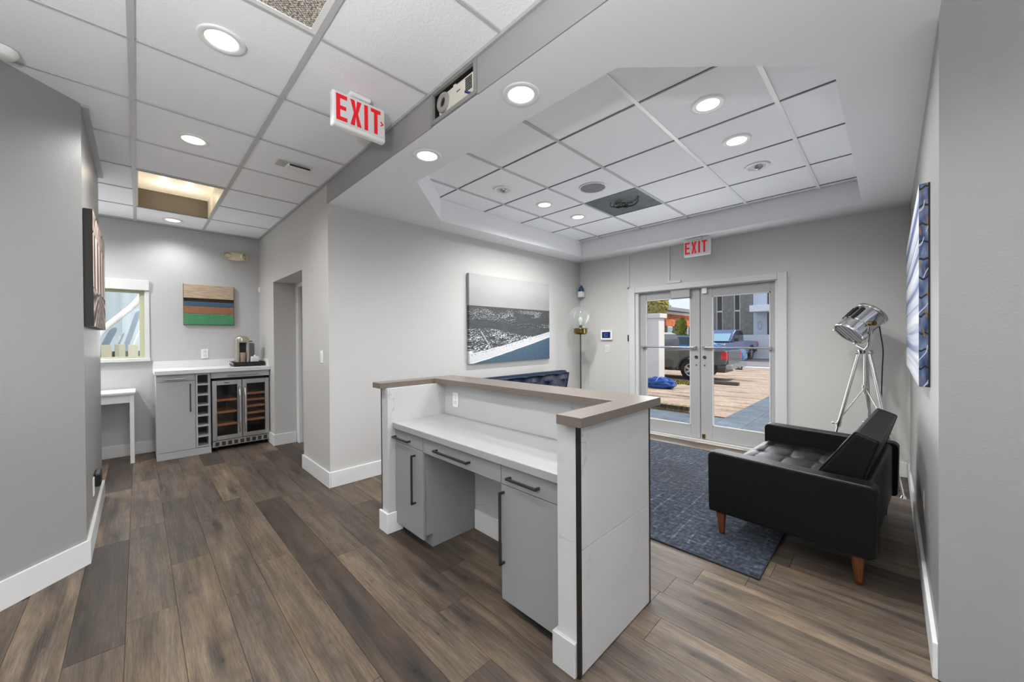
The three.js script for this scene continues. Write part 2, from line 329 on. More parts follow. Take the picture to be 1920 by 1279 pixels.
// hall opening: door and casing at the back of the recess
{
  const d = structGroup('door', 4.85, NB + 0.28, 0);
  part(d, 'door_leaf', B(4.24, 5.33, NB + 0.285, NB + 0.325, 0.01, 2.03), M(new THREE.Color().setRGB(0.33, 0.33, 0.34), 0.5));
  part(d, 'door_casing', [B(5.335, 5.43, NB + 0.245, NB + 0.30, 0, 2.045, 0.006), B(4.27, 5.335, NB + 0.245, NB + 0.30, 1.99, 2.045, 0.006)], MAT.trim);
  struct('wall_hall_back', B(4.0, 5.7, NB + 0.33, NB + 0.45, 0, CL), MAT.wall);
}

// glass entrance doors in the exit wall
{
  const fr = struct('trim', [B(2.575, 2.665, NE - 0.03, NE, 0, 2.035, 0.008), B(0.795, 0.885, NE - 0.03, NE, 0, 2.035, 0.008), B(0.885, 2.575, NE - 0.03, NE, 1.955, 2.035, 0.008)], MAT.trim);
  const jm = struct('trim', [B(2.53, 2.62, NE, NE + 0.17, 0, 2.0, 0.004), B(0.84, 0.91, NE, NE + 0.17, 0, 2.0, 0.004), B(0.91, 2.53, NE, NE + 0.17, 1.945, 2.0, 0.004), B(0.91, 2.53, NE - 0.0, NE + 0.17, -0.004, 0.012, 0.003)], MAT.trim);
  const leaf = (w0, w1, g0, g1, hb, ht, inner) => {
    const n0 = NE + 0.05, n1 = NE + 0.095, d = structGroup('door', (w0 + w1) / 2, n0, 0.015);
    part(d, 'stile', B(w0, g0, n0, n1, 0.015, 1.94, 0.004), MAT.doorPaint);
    part(d, 'stile', B(g1, w1, n0, n1, 0.015, 1.94, 0.004), MAT.doorPaint);
    part(d, 'bottom_rail', B(g0, g1, n0, n1, 0.015, hb, 0.004), MAT.doorPaint);
    part(d, 'top_rail', B(g0, g1, n0, n1, ht, 1.94, 0.004), MAT.doorPaint);
    part(d, 'pane', B(g0 - 0.005, g1 + 0.005, n0 + 0.02, n0 + 0.0225, hb - 0.005, ht + 0.005), MAT.glass);
    part(d, 'glazing_bead', [B(g0, g0 + 0.012, n0 - 0.004, n0 + 0.018, hb, ht), B(g1 - 0.012, g1, n0 - 0.004, n0 + 0.018, hb, ht), B(g0, g1, n0 - 0.004, n0 + 0.018, hb, hb + 0.012), B(g0, g1, n0 - 0.004, n0 + 0.018, ht - 0.012, ht)], MAT.trim);
    const pb = part(d, 'push_bar', bar(V(w0 + 0.05, n0 - 0.035, 1.19), V(w1 - 0.05, n0 - 0.035, 1.19), 0.011), MAT.steel);
    part(pb, 'bracket', [w0 + 0.05, w1 - 0.05].flatMap((w) => [B(w - 0.014, w + 0.014, n0 - 0.05, n0, 1.172, 1.208, 0.004)]), MAT.steel);
    part(d, 'lock_cylinder', bar(V(inner, n0 - 0.012, 1.065), V(inner, n0 + 0.005, 1.065), 0.02), MAT.pewter);
    part(d, 'lock_cylinder', bar(V(inner, n0 - 0.006, 0.96), V(inner, n0 + 0.005, 0.96), 0.009), MAT.pewter);
    return d;
  };
  const dl = leaf(1.722, 2.528, 1.835, 2.44, 0.175, 1.845, 1.765), dr = leaf(0.912, 1.712, 0.962, 1.575, 0.20, 1.835, 1.665);
  part(dl, 'door_contact', [B(1.83, 2.08, NE + 0.005, NE + 0.05, 1.84, 1.945, 0.006)], MAT.doorPaint);
  part(dr, 'latch_guard', [B(1.63, 1.69, NE + 0.02, NE + 0.05, 1.87, 1.945, 0.006)], MAT.plastic);
  part(dr, 'floor_bolt', B(1.66, 1.695, NE + 0.035, NE + 0.05, 0.03, 0.085, 0.003), MAT.brass);
  const tr = struct('trim', B(0.86, 2.6, NE - 0.10, NE + 0.17, 0, 0.008, 0.003), M(0xa8a49c, 0.45));  // threshold widened and paled so the sun strips read white
}

// kitchen window
{
  const w = structGroup('window', WK, -0.45, 1.1);
  part(w, 'window_frame', [B(WK + 0.03, WK + 0.09, 0.015, 0.06, 1.10, 1.93), B(WK + 0.03, WK + 0.09, -0.95, -0.905, 1.10, 1.93), B(WK + 0.03, WK + 0.09, -0.905, 0.015, 1.10, 1.14), B(WK + 0.03, WK + 0.09, -0.905, 0.015, 1.885, 1.93)], M(0xb9bda0, 0.5));
  part(w, 'pane', B(WK + 0.055, WK + 0.059, -0.905, 0.015, 1.14, 1.885), MAT.glass);
  part(w, 'window_head', B(WK - 0.03, WK, -1.0, 0.10, 1.915, 2.03, 0.004), MAT.trim);
  part(w, 'window_casing', [B(WK - 0.012, WK, 0.06, 0.10, 1.12, 1.915, 0.003)], MAT.trim);
  { const l = new THREE.RectAreaLight(0xfbfcff, 3.0, 0.86, 0.72); l.position.copy(V(WK - 0.005, -0.445, 1.51)); l.lookAt(V(0, -0.445, 1.51)); l.name = 'window_fill_light'; scene.add(l); }
  part(w, 'window_sill', B(WK - 0.04, WK + 0.06, -1.0, 0.105, 1.082, 1.12, 0.004), MAT.trim);
}

// ---------------------------------------------------------------- ceiling fixtures
function downlight(W, N, h, label, { on = true, power = 1, group = 'recessed downlights', R = 0.092, cone = 1.42 } = {}) {
  const t = thing('recessed_downlight', label, 'ceiling light', W, N, h, group);
  t.position.y = h - 0.008;
  piece(t, 'trim_ring', lathe([[R * 0.68, 0.008], [R * 0.7, 0.004], [R * 0.78, 0.001], [R * 0.93, 0.0005], [R, 0.004], [R, 0.009]], 36), MAT.plastic);
  if (on) {
    piece(t, 'lamp_diffuser', move(cyl(R * 0.69, R * 0.69, 0.002, 32), 0, 0.006, 0), MAT.lampGlow);
    const l = new THREE.SpotLight(0xfcfcfc, LAMP * power, 0, cone, 0.6, 2);
    l.position.copy(V(W, N, h - 0.03)); l.target.position.copy(V(W, N, 0)); l.shadow.radius = 3;
    l.name = 'downlight_beam'; l.target.name = 'downlight_target';
    scene.add(l, l.target);
  } else {
    piece(t, 'lamp_face', move(cyl(R * 0.69, R * 0.69, 0.002, 32), 0, 0.0075, 0), MAT.lens);
    const e = lathe([[0.0, -0.016], [0.018, -0.017], [0.026, -0.012], [0.034, 0.004]], 24); e.rotateZ(0.4); e.translate(0.012, 0.0, 0);
    piece(t, 'eyeball', e, MAT.steel);
  }
  return t;
}
downlight(2.19, 0.29, CL, 'lit downlight nearest the speckled air grille in the grid ceiling');
downlight(3.416, 0.287, CL, 'lit downlight in the grid ceiling between the grille and the open beige light box');
downlight(5.852, 0.30, CL, 'small looking lit downlight in the grid ceiling just before the kitchenette wall', { power: 0.45, cone: 1.25 });
downlight(1.287, 1.355, SO, 'lit downlight in the soffit right of the projector niche', { power: 0.6 });
downlight(2.149, 1.362, SO, 'lit downlight in the soffit behind the hanging exit sign', { power: 0.6 });
downlight(0.79, 2.498, CT, 'lit downlight in the tray ceiling nearest the camera, right column', { power: 1.75 });
downlight(0.79, 3.108, CT, 'lit downlight in the tray ceiling, middle of the right column', { power: 1.75 });
downlight(0.787, 3.70, CT, 'unlit eyeball downlight in the tray ceiling, last of the right column', { on: false });
downlight(2.625, 2.502, CT, 'unlit eyeball downlight in the tray ceiling, left column near the chamfer', { on: false });
downlight(2.611, 3.102, CT, 'lit downlight in the tray ceiling, middle of the left column', { power: 1.75 });
downlight(2.601, 3.702, CT, 'lit downlight in the tray ceiling, left column nearest the corner lamp', { power: 1.75 });
// the same fittings out of the picture, behind and beside the camera
for (const [w, n, h, where] of [[0.35, 1.36, SO, 'in the soffit over the armchair end of the beam'], [0.4, 0.29, CL, 'in the grid ceiling straight above the camera'], [-1.3, 0.29, CL, 'in the grid ceiling beside the added east window'], [0.4, -1.5, CL, 'in the grid ceiling near the added south window, hall side'], [-1.3, -1.5, CL, 'in the grid ceiling corner between both added rear windows'], [1.9, -0.95, CL, 'in the grid ceiling by the slanting left wall'], [5.45, -0.8, CL, 'in the kitchenette ceiling above the hidden half of the table'], [5.0, -1.6, CL, 'in the kitchenette ceiling behind the left wall'], [-1.3, 1.5, CL, 'in the grid ceiling behind the near right wall']]) downlight(w, n, h, 'lit downlight outside the picture ' + where, { group: 'downlights outside the picture', power: w > 4 ? 2.1 : h < 2.6 ? 0.35 : 0.6 });

// open light box without its lens
{
  const t = thing('light_box', 'open beige recessed light box with its lens missing in the grid ceiling', 'ceiling light', 4.92, 0.2975, CL);
  const beige = M(new THREE.Color().setRGB(0.62, 0.57, 0.48), 0.4), brown = M(new THREE.Color().setRGB(0.13, 0.11, 0.08), 0.6);  // brown is the housing colour darkened for shade on the far side
  part(t, 'lamp_diffuser', B(4.33, 5.51, 0.0, 0.595, CL + 0.192, CL + 0.20), M(new THREE.Color().setRGB(0.80, 0.72, 0.60), 0.35, { emissive: new THREE.Color().setRGB(1, 0.84, 0.62), emissiveIntensity: 0.30 }));
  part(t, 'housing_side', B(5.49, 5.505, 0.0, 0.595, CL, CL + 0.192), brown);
  part(t, 'housing_side', B(4.335, 4.35, 0.0, 0.595, CL, CL + 0.192), beige);
  part(t, 'housing_side', B(4.35, 5.49, 0.0, 0.015, CL, CL + 0.192), beige);
  part(t, 'housing_side', B(4.35, 5.49, 0.58, 0.595, CL, CL + 0.192), beige);
  for (const n of [0.20, 0.40]) {
    part(t, 'lamp_tube', bar(V(4.37, n, CL + 0.17), V(4.46, n, CL + 0.17), 0.013), MAT.lampGlow);
    const l = new THREE.PointLight(0xfff0d8, 0.05, 0, 2); l.position.copy(V(5.18, n, CL + 0.145)); l.shadow.radius = 1; l.name = 'light_box_glow'; scene.add(l);
  }
}
// return air grille
{
  const t = thing('air_grille', 'dark speckled perforated return air grille in a white frame in the grid ceiling', 'vent', 1.56, 0.295, CL);
  const w0 = 1.255, w1 = 1.865, n0 = -0.01, n1 = 0.60;
  part(t, 'grille_frame', [B(w0 + 0.012, w1 - 0.012, n0 + 0.012, n0 + 0.035, CL - 0.004, CL + 0.008), B(w0 + 0.012, w1 - 0.012, n1 - 0.035, n1 - 0.012, CL - 0.004, CL + 0.008), B(w0 + 0.012, w0 + 0.035, n0 + 0.035, n1 - 0.035, CL - 0.004, CL + 0.008), B(w1 - 0.035, w1 - 0.012, n0 + 0.035, n1 - 0.035, CL - 0.004, CL + 0.008)], MAT.plastic);
  const perf = tex(512, 512, (u, v) => { const a = Math.sin(u * 250) * Math.sin(v * 250), k = clamp(0.5 + 0.35 * a + 0.9 * nz(u * 62, v * 62)); return [0.36 + 0.6 * k, 0.345 + 0.58 * k, 0.32 + 0.55 * k]; });
  const g = B(w0 + 0.035, w1 - 0.035, n0 + 0.035, n1 - 0.035, CL + 0.001, CL + 0.006);
  part(t, 'perforated_face', g, M(0xffffff, 0.7, { map: repeated(perf, 1.8, 1.8) }));
}
// low box vent on a tile
{
  const t = thing('ceiling_vent', 'small flat slotted vent box on a grid ceiling tile behind the exit sign', 'vent', 3.386, 0.93, CL);
  part(t, 'vent_box', B(3.34, 3.43, 0.85, 1.02, CL - 0.022, CL, 0.006), MAT.plastic);
  part(t, 'vent_slot', B(3.332, 3.342, 0.862, 1.008, CL - 0.018, CL - 0.008), MAT.black);
  part(t, 'mounting_plate', B(3.33, 3.44, 0.785, 0.85, CL - 0.005, CL, 0.002), M(0xb5b5b3, 0.5));
}
single('smoke_detector', at(lathe([[0, -0.04], [0.03, -0.04], [0.048, -0.03], [0.06, -0.008], [0.06, 0]], 32), 2.987, -0.455, CL), MAT.plastic, 'white round smoke detector at the left edge of the grid ceiling', 'detector');
// speaker and mirror-like panel in the tray
{
  const t = thing('ceiling_speaker', 'round grey mesh ceiling speaker in the tray ceiling', 'speaker', 1.998, 3.085, CT - 0.006);
  piece(t, 'speaker_rim', lathe([[0.115, 0.006], [0.117, 0.001], [0.127, 0.001], [0.13, 0.006]], 40), MAT.plastic);
  piece(t, 'speaker_mesh', move(cyl(0.115, 0.115, 0.003, 40), 0, 0.004, 0), M(0x85878a, 0.7, { bumpMap: tileBump, bumpScale: 0.001 }));
}
{
  const t = thing('ceiling_panel', 'teal grey panel with dark wires hanging from its middle in the tray ceiling', 'ceiling panel', 2.0, 3.688, CT);
  const tx = tex(256, 256, (u, v) => { const k = 0.8 + 0.3 * fbm(u * 4, v * 4, 3) + 0.1 * nz(u * 20, v * 20); return [0.40 * k, 0.47 * k, 0.48 * k]; });
  const g = B(1.713, 2.287, 3.397, 3.978, CT + 0.001, CT + 0.012);
  part(t, 'panel_face', g, PH(0xffffff, 0.3, { map: repeated(tx, 1.6, 1.6) }));
  const wires = []; for (let i = 0; i < 5; i++) { const a = i * 1.3, r = 0.05 + 0.02 * (i % 3), c = [2.03 + 0.03 * Math.cos(a), 3.66 + 0.05 * Math.sin(a)]; wires.push(tube([0, 1, 2, 3, 4].map((k) => V(c[0] + r * Math.cos(a + k * 0.7), c[1] + r * Math.sin(a + k * 0.7), CT - 0.004 - 0.018 * Math.sin(k * 0.78))), 0.004, 20, 6)); }
  part(t, 'wire', wires, M(0x1d1a18, 0.6));
  part(t, 'wire_hook', tube([V(1.80, 3.60, CT), V(1.84, 3.68, CT - 0.02), V(1.93, 3.74, CT - 0.025), V(2.03, 3.76, CT - 0.006), V(2.12, 3.73, CT)], 0.008, 30, 8), M(0x2a2420, 0.5));
}

// EXIT signs: block letters, centred on x = 0, height hh
function exitLetters(hh, depth) {
  const s = hh * 0.15, lw = hh * 0.42, gs = [], gap = hh * 0.12, total = lw + gap + lw * 1.05 + gap + s + gap + lw; let x = -total / 2;
  const box = (a, b, c, d) => gs.push(extrude([[a, c], [b, c], [b, d], [a, d]], depth, 0.0008));
  box(x, x + s, 0, hh); box(x + s, x + lw, 0, s); box(x + s, x + lw * 0.9, hh / 2 - s / 2, hh / 2 + s / 2); box(x + s, x + lw, hh - s, hh); x += lw + gap;
  const k = lw * 1.05, m = s * 1.15;
  gs.push(extrude([[x, 0], [x + m, 0], [x + k / 2, hh * 0.39], [x + k - m, 0], [x + k, 0], [x + k / 2 + m * 0.48, hh / 2], [x + k, hh], [x + k - m, hh], [x + k / 2, hh * 0.61], [x + m, hh], [x, hh], [x + k / 2 - m * 0.48, hh / 2]], depth, 0.0008));
  x += k + gap; box(x, x + s, 0, hh); x += s + gap;
  box(x + lw / 2 - s / 2, x + lw / 2 + s / 2, 0, hh - s); box(x, x + lw, hh - s, hh);
  return gs;
}
function exitSign(W, N, h, turn, label, arrow) {                       // local: face towards +z, h = top of the canopy at the ceiling
  const t = thing('exit_sign', label, 'exit sign', W, N, h); t.rotation.y = turn;
  const hh = 0.195, w = 0.305, d = 0.045, y1 = -0.025, y0 = y1 - hh;
  piece(t, 'canopy', [move(new RoundedBoxGeometry(0.125, 0.026, 0.075, 3, 0.012), 0, -0.013, 0)], MAT.plastic);
  piece(t, 'sign_body', bx(-w / 2, w / 2, y0, y1, -d / 2, d / 2, 0.012, 3), MAT.plastic);
  piece(t, 'face_plate', bx(-w / 2 + 0.014, w / 2 - 0.008, y0 + 0.022, y1 - 0.006, d / 2 - 0.002, d / 2 + 0.004, 0.003), MAT.whitePaint);
  const L = join(exitLetters(0.142, 0.003)); L.translate(-0.008, y0 + 0.032, d / 2 + 0.003); piece(t, 'exit_lettering', L, MAT.red);
  if (arrow) { const a = extrude([[0, 0], [0.016, 0.014], [0, 0.028], [-0.006, 0.024], [0.005, 0.014], [-0.006, 0.004]], 0.003, 0.0006); a.translate(w / 2 - 0.030, y0 + 0.088, d / 2 + 0.003); piece(t, 'arrow_mark', a, MAT.red); }
  return t;
}
exitSign(2.16, 0.915, CL, Math.PI / 2, 'white hanging exit sign with red letters and arrow under the grid ceiling', true);
exitSign(1.655, 4.83, SO, 0, 'white exit sign with red letters over the glass doors', false);

// projector in the niche of the beam
{
  const t = structGroup('trim', 1.639, NB, 2.54);
  const fm = M(0x8c8c8a, 0.5), w0 = 1.456, w1 = 1.822, h0 = 2.548, h1 = 2.694;
  part(t, 'niche_frame', [B(w0 - 0.022, w0 + 0.002, NB - 0.014, NB + 0.002, h0 - 0.018, CL - 0.004), B(w1 - 0.002, w1 + 0.022, NB - 0.014, NB + 0.002, h0 - 0.018, CL - 0.004), B(w0, w1, NB - 0.014, NB + 0.002, h0 - 0.018, h0 + 0.002), B(w0, w1, NB - 0.014, NB + 0.002, h1 - 0.002, CL - 0.004)], fm);
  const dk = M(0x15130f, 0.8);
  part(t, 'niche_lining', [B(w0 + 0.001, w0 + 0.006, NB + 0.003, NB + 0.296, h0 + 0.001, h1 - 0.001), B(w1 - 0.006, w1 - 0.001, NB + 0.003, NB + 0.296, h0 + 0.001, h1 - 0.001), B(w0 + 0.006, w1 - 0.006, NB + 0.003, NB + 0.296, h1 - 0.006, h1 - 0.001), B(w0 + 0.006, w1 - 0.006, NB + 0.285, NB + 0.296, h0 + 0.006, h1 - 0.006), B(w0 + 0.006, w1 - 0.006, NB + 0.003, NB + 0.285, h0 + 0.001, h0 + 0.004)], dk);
  const p = thing('projector', 'off white projector with round lens sitting in the beam niche', 'projector', 1.64, NB + 0.13, h0 + 0.004);
  part(p, 'projector_body', B(1.47, 1.79, NB + 0.002, NB + 0.25, h0 + 0.014, h0 + 0.128, 0.018, 3), MAT.cream);
  part(p, 'lens_ring', [1].map(() => { const g = lathe([[0.024, 0.004], [0.028, 0.012], [0.048, 0.012], [0.054, 0.004], [0.054, -0.01]], 32); g.rotateX(Math.PI / 2); return at(g, 1.735, NB + 0.002, h0 + 0.074); }), M(0x9a958e, 0.4));
  part(p, 'lens', [1].map(() => { const g = lathe([[0, 0.010], [0.012, 0.009], [0.024, 0.004], [0.025, -0.01]], 32); g.rotateX(Math.PI / 2); return at(g, 1.735, NB + 0.002, h0 + 0.074); }), MAT.darkGlass);
  part(p, 'focus_knob', B(1.635, 1.66, NB + 0.01, NB + 0.07, h0 + 0.122, h0 + 0.138, 0.005), MAT.cream);
  const vs = []; for (let i = 0; i < 5; i++) for (let j = 0; j < 7; j++) vs.push(B(1.487 + i * 0.011, 1.494 + i * 0.011, NB - 0.001, NB + 0.006, h0 + 0.04 + j * 0.01, h0 + 0.046 + j * 0.01));
  part(p, 'vent_hole', vs, MAT.black);
  part(p, 'label_mark', B(1.585, 1.615, NB + 0.0005, NB + 0.0035, h0 + 0.074, h0 + 0.08), M(0x55565a, 0.5));
  part(p, 'front_foot', B(1.66, 1.74, NB + 0.008, NB + 0.05, h0 + 0.004, h0 + 0.016), M(0x6a655a, 0.5));
  part(p, 'cable_plug', [bar(V(1.49, NB + 0.006, h0 + 0.012), V(1.53, NB - 0.008, h0 + 0.034), 0.006)], M(0x2b2a7a, 0.4));
}

// ---------------------------------------------------------------- reception desk
{
  const t = thing('reception_desk', 'white marbled reception desk with raised taupe ledge and grey base cabinets', 'desk', 1.67, 1.5, 0);
  const q = MAT.quartz, WI = 0.845, WO = 2.505, NF = 1.199, NO = 1.80, top = 0.985, bk = 1.665;
  // pony wall: two wings and the long back, clad in marbled panels
  part(t, 'wing_wall', B(WI + 0.012, 0.952, NF, NO - 0.012, 0, top, 0.002), q);
  part(t, 'wing_wall', B(2.41, WO - 0.008, NF, NO - 0.012, 0, top, 0.002), q);
  part(t, 'back_wall', B(0.952, 2.41, bk, NO - 0.012, 0, top, 0.002), q);
  part(t, 'side_panel', B(WI, WI + 0.012, NF + 0.012, NO - 0.006, 0.006, 0.492, 0.001), q);
  part(t, 'side_panel', B(WI, WI + 0.012, NF + 0.012, NO - 0.006, 0.4945, top, 0.001), q);
  part(t, 'front_panel', B(WI, 1.67, NO - 0.012, NO, 0.006, top, 0.001), q);
  part(t, 'front_panel', B(1.672, WO, NO - 0.012, NO, 0.006, top, 0.001), q);
  for (const g of [B(WI - 0.002, WI + 0.013, NF - 0.003, NF + 0.012, 0.0, top), B(WI - 0.002, WI + 0.01, NO - 0.006, NO + 0.002, 0, top), B(WO - 0.008, WO, NF - 0.002, NF + 0.012, 0, top)]) part(t, 'corner_trim', g, MAT.darkTrim, 'dark metal corner edge');
  const K = M(new THREE.Color().setRGB(0.78, 0.78, 0.775), 0.35);
  part(t, 'base_block', B(WI + 0.014, 0.97, NF - 0.016, NF + 0.03, 0, 0.135, 0.003), q);
  part(t, 'base_block', [B(2.395, WO + 0.012, NF - 0.016, NF, 0, 0.135, 0.003), B(2.395, 2.41, NF, 1.30, 0, 0.135, 0.003)], K);
  part(t, 'base_block', B(1.345, 2.04, bk - 0.016, bk, 0, 0.135, 0.003), K);
  // ledge
  const w0 = 0.805, w1 = 2.545, s = 1.158, n = 1.838, iw0 = 0.922, iw1 = 2.435, inn = 1.592;
  const g = new THREE.ExtrudeGeometry(shapeOf([[w0, s], [iw0, s], [iw0, inn], [iw1, inn], [iw1, s], [w1, s], [w1, n], [w0, n]].map(([a, b]) => [-a, b])), { depth: 0.034, bevelEnabled: true, bevelSize: 0.002, bevelThickness: 0.002, bevelOffset: -0.002, bevelSegments: 2 });
  g.rotateX(-Math.PI / 2); g.translate(0, top + 0.002, 0);
  part(t, 'ledge', uvM(g), MAT.slabTop, 'taupe raised ledge');
  // worktop
  part(t, 'worktop', B(0.953, 2.409, 1.232, bk, 0.712, 0.752, 0.004), MAT.worktop);
  // pedestals
  const c = MAT.cabinet, cf = 1.252;
  const ped = (a, b, inner) => {
    const body = extrude([[-(cf + 0.02), 0.085], [-(cf + 0.02), 0.71], [-bk + 0.001, 0.71], [-bk + 0.001, 0], [-(cf + 0.06), 0], [-(cf + 0.06), 0.085]], b - a);
    body.rotateY(Math.PI / 2); const q2 = body.clone();               // extruded along +z -> +x; outline x -> -z
    const p = q2.attributes.position; for (let i = 0; i < p.count; i++) p.setXYZ(i, p.getX(i) - b, p.getY(i), -Math.abs(p.getZ(i)));
    q2.computeVertexNormals();
    return part(t, 'pedestal', uvM(q2), c);
  };
  const bodyBox = (a, b) => part(t, 'pedestal', [B(a, b, cf + 0.02, bk - 0.001, 0.085, 0.711), B(a, b, cf + 0.065, bk - 0.001, 0, 0.085)], c);
  bodyBox(2.05, 2.408); bodyBox(0.954, 1.338);
  const front = (nm, a, b, h0, h1) => part(t, nm, B(a + 0.002, b - 0.002, cf, cf + 0.018, h0, h1, 0.0015), c);
  const pull = (parent, a, b) => {                                       // square bar handle from a to b (Vector3), standing off the front
    const o = 0.028, gs = [], d = b.clone().sub(a), vert = Math.abs(d.y) > 0.1, w = 0.0055;
    const q0 = a.clone().min(b), q1 = a.clone().max(b);
    gs.push(bx(q0.x - w, q1.x + w, q0.y - w, q1.y + w, q0.z + o - w, q0.z + o + w, 0.001));
    for (const e of [a, b]) gs.push(bx(e.x - w, e.x + w, e.y - w, e.y + w, e.z, e.z + o, 0.001));
    return part(parent, 'handle', gs, MAT.pewter, 'dark pewter bar handle');
  };
  let d = front('drawer', 2.052, 2.408, 0.622, 0.705); pull(d, V(2.395, cf, 0.655), V(2.205, cf, 0.655));
  d = front('drawer', 1.342, 2.052, 0.614, 0.705); pull(d, V(1.895, cf, 0.660), V(1.585, cf, 0.660));
  d = front('drawer', 0.962, 1.342, 0.614, 0.705); pull(d, V(1.275, cf, 0.657), V(1.095, cf, 0.657));
  d = front('cabinet_door', 2.052, 2.408, 0.062, 0.618); pull(d, V(2.145, cf, 0.575), V(2.145, cf, 0.272));
  d = front('cabinet_door', 0.962, 1.342, 0.05, 0.610); pull(d, V(1.322, cf, 0.575), V(1.322, cf, 0.235));
  part(t, 'drawer_box', B(1.345, 2.048, cf + 0.018, 1.60, 0.625, 0.711), MAT.cabinetIn);
  const o = part(t, 'wall_outlet', B(2.235, 2.30, bk - 0.006, bk, 0.815, 0.925, 0.003), MAT.plastic);
  part(o, 'socket', [B(2.252, 2.283, bk - 0.0085, bk - 0.005, 0.835, 0.864, 0.006), B(2.252, 2.283, bk - 0.0085, bk - 0.005, 0.876, 0.905, 0.006)], MAT.trim);
}
// black cable grommet lying against the wing wall
{
  const g = tube([V(0.968, 1.40, 0.765), V(0.985, 1.40, 0.785), V(1.0, 1.41, 0.80), V(1.01, 1.45, 0.802), V(1.0, 1.49, 0.79), V(0.975, 1.50, 0.765)], 0.011, 40, 8);
  single('cable_loop', g, MAT.black, 'short black curved cable end on the white worktop by the wing wall', 'cable');
}

// ---------------------------------------------------------------- kitchenette
const barPull = (parent, W, n0, n1, h, vert, mt = MAT.steel, so = 0.028) => { // on a front facing east
  const g = vert ? [bar(V(W - so, n0, h[0]), V(W - so, n0, h[1]), 0.006), bar(V(W, n0, h[0] + 0.02), V(W - so, n0, h[0] + 0.02), 0.005), bar(V(W, n0, h[1] - 0.02), V(W - so, n0, h[1] - 0.02), 0.005)]
    : [bar(V(W - so, n0, h), V(W - so, n1, h), 0.006), bar(V(W, n0 + 0.02, h), V(W - so, n0 + 0.02, h), 0.005), bar(V(W, n1 - 0.02, h), V(W - so, n1 - 0.02, h), 0.005)];
  return part(parent, 'handle', g, mt);
};
{
  const t = thing('base_cabinet', 'grey base cabinet with drawer, door and a column of dark wine cubbies', 'cabinet', 5.9, 0.37, 0);
  const c = M(new THREE.Color().setRGB(0.44, 0.45, 0.465), 0.4), F = 5.65, Bk = WK - 0.001;
  part(t, 'carcass', [B(F + 0.02, Bk, 0.135, 0.468, 0.0, 0.943), B(F + 0.02, Bk, 0.592, 0.604, 0.0, 0.943)], c);
  part(t, 'kick_board', B(F - 0.002, F + 0.02, 0.135, 0.604, 0, 0.078), c);
  let d = part(t, 'drawer', B(F, F + 0.019, 0.137, 0.462, 0.866, 0.941, 0.002), c); barPull(d, F, 0.205, 0.385, 0.893, false);
  d = part(t, 'cabinet_door', B(F, F + 0.019, 0.137, 0.462, 0.082, 0.861, 0.002), c); barPull(d, F, 0.418, 0, [0.51, 0.83], true, MAT.pewter);
  part(t, 'rack_frame', [B(F, Bk, 0.468, 0.484, 0.082, 0.943), B(F, Bk, 0.580, 0.592, 0.082, 0.943), ...[0, 1, 2, 3, 4, 5, 6, 7].map((k) => B(F, Bk - 0.3, 0.484, 0.580, 0.086 + k * 0.1205 - (k ? 0.008 : 0), 0.098 + k * 0.1205))], c);
  part(t, 'rack_back', B(Bk - 0.32, Bk - 0.30, 0.484, 0.580, 0.09, 0.94), MAT.black);
}
{
  const t = thing('drawer_unit', 'long grey drawer panel between the countertop and the wine cooler', 'cabinet', 5.9, 0.91, 0.868);
  const F = 5.65;
  part(t, 'drawer_box', B(F + 0.02, WK - 0.02, 0.606, 1.203, 0.871, 0.943), MAT.cabinetIn);
  const d = part(t, 'drawer_front', B(F, F + 0.019, 0.608, 1.195, 0.871, 0.941, 0.002), M(new THREE.Color().setRGB(0.44, 0.45, 0.465), 0.4)); barPull(d, F, 0.755, 1.075, 0.902, false, MAT.cabinet);
}
{
  const t = thing('countertop', 'white countertop with low backsplash over the kitchenette cabinets', 'countertop', 5.9, 0.66, 0.944);
  part(t, 'top_slab', B(5.615, WK - 0.001, 0.122, NB - 0.001, 0.944, 0.99, 0.004), MAT.whitePaint);
  part(t, 'backsplash', [B(WK - 0.02, WK - 0.001, 0.122, NB - 0.001, 0.99, 1.075, 0.003), B(5.66, WK - 0.02, NB - 0.02, NB - 0.001, 0.99, 1.075, 0.003)], MAT.whitePaint);
}
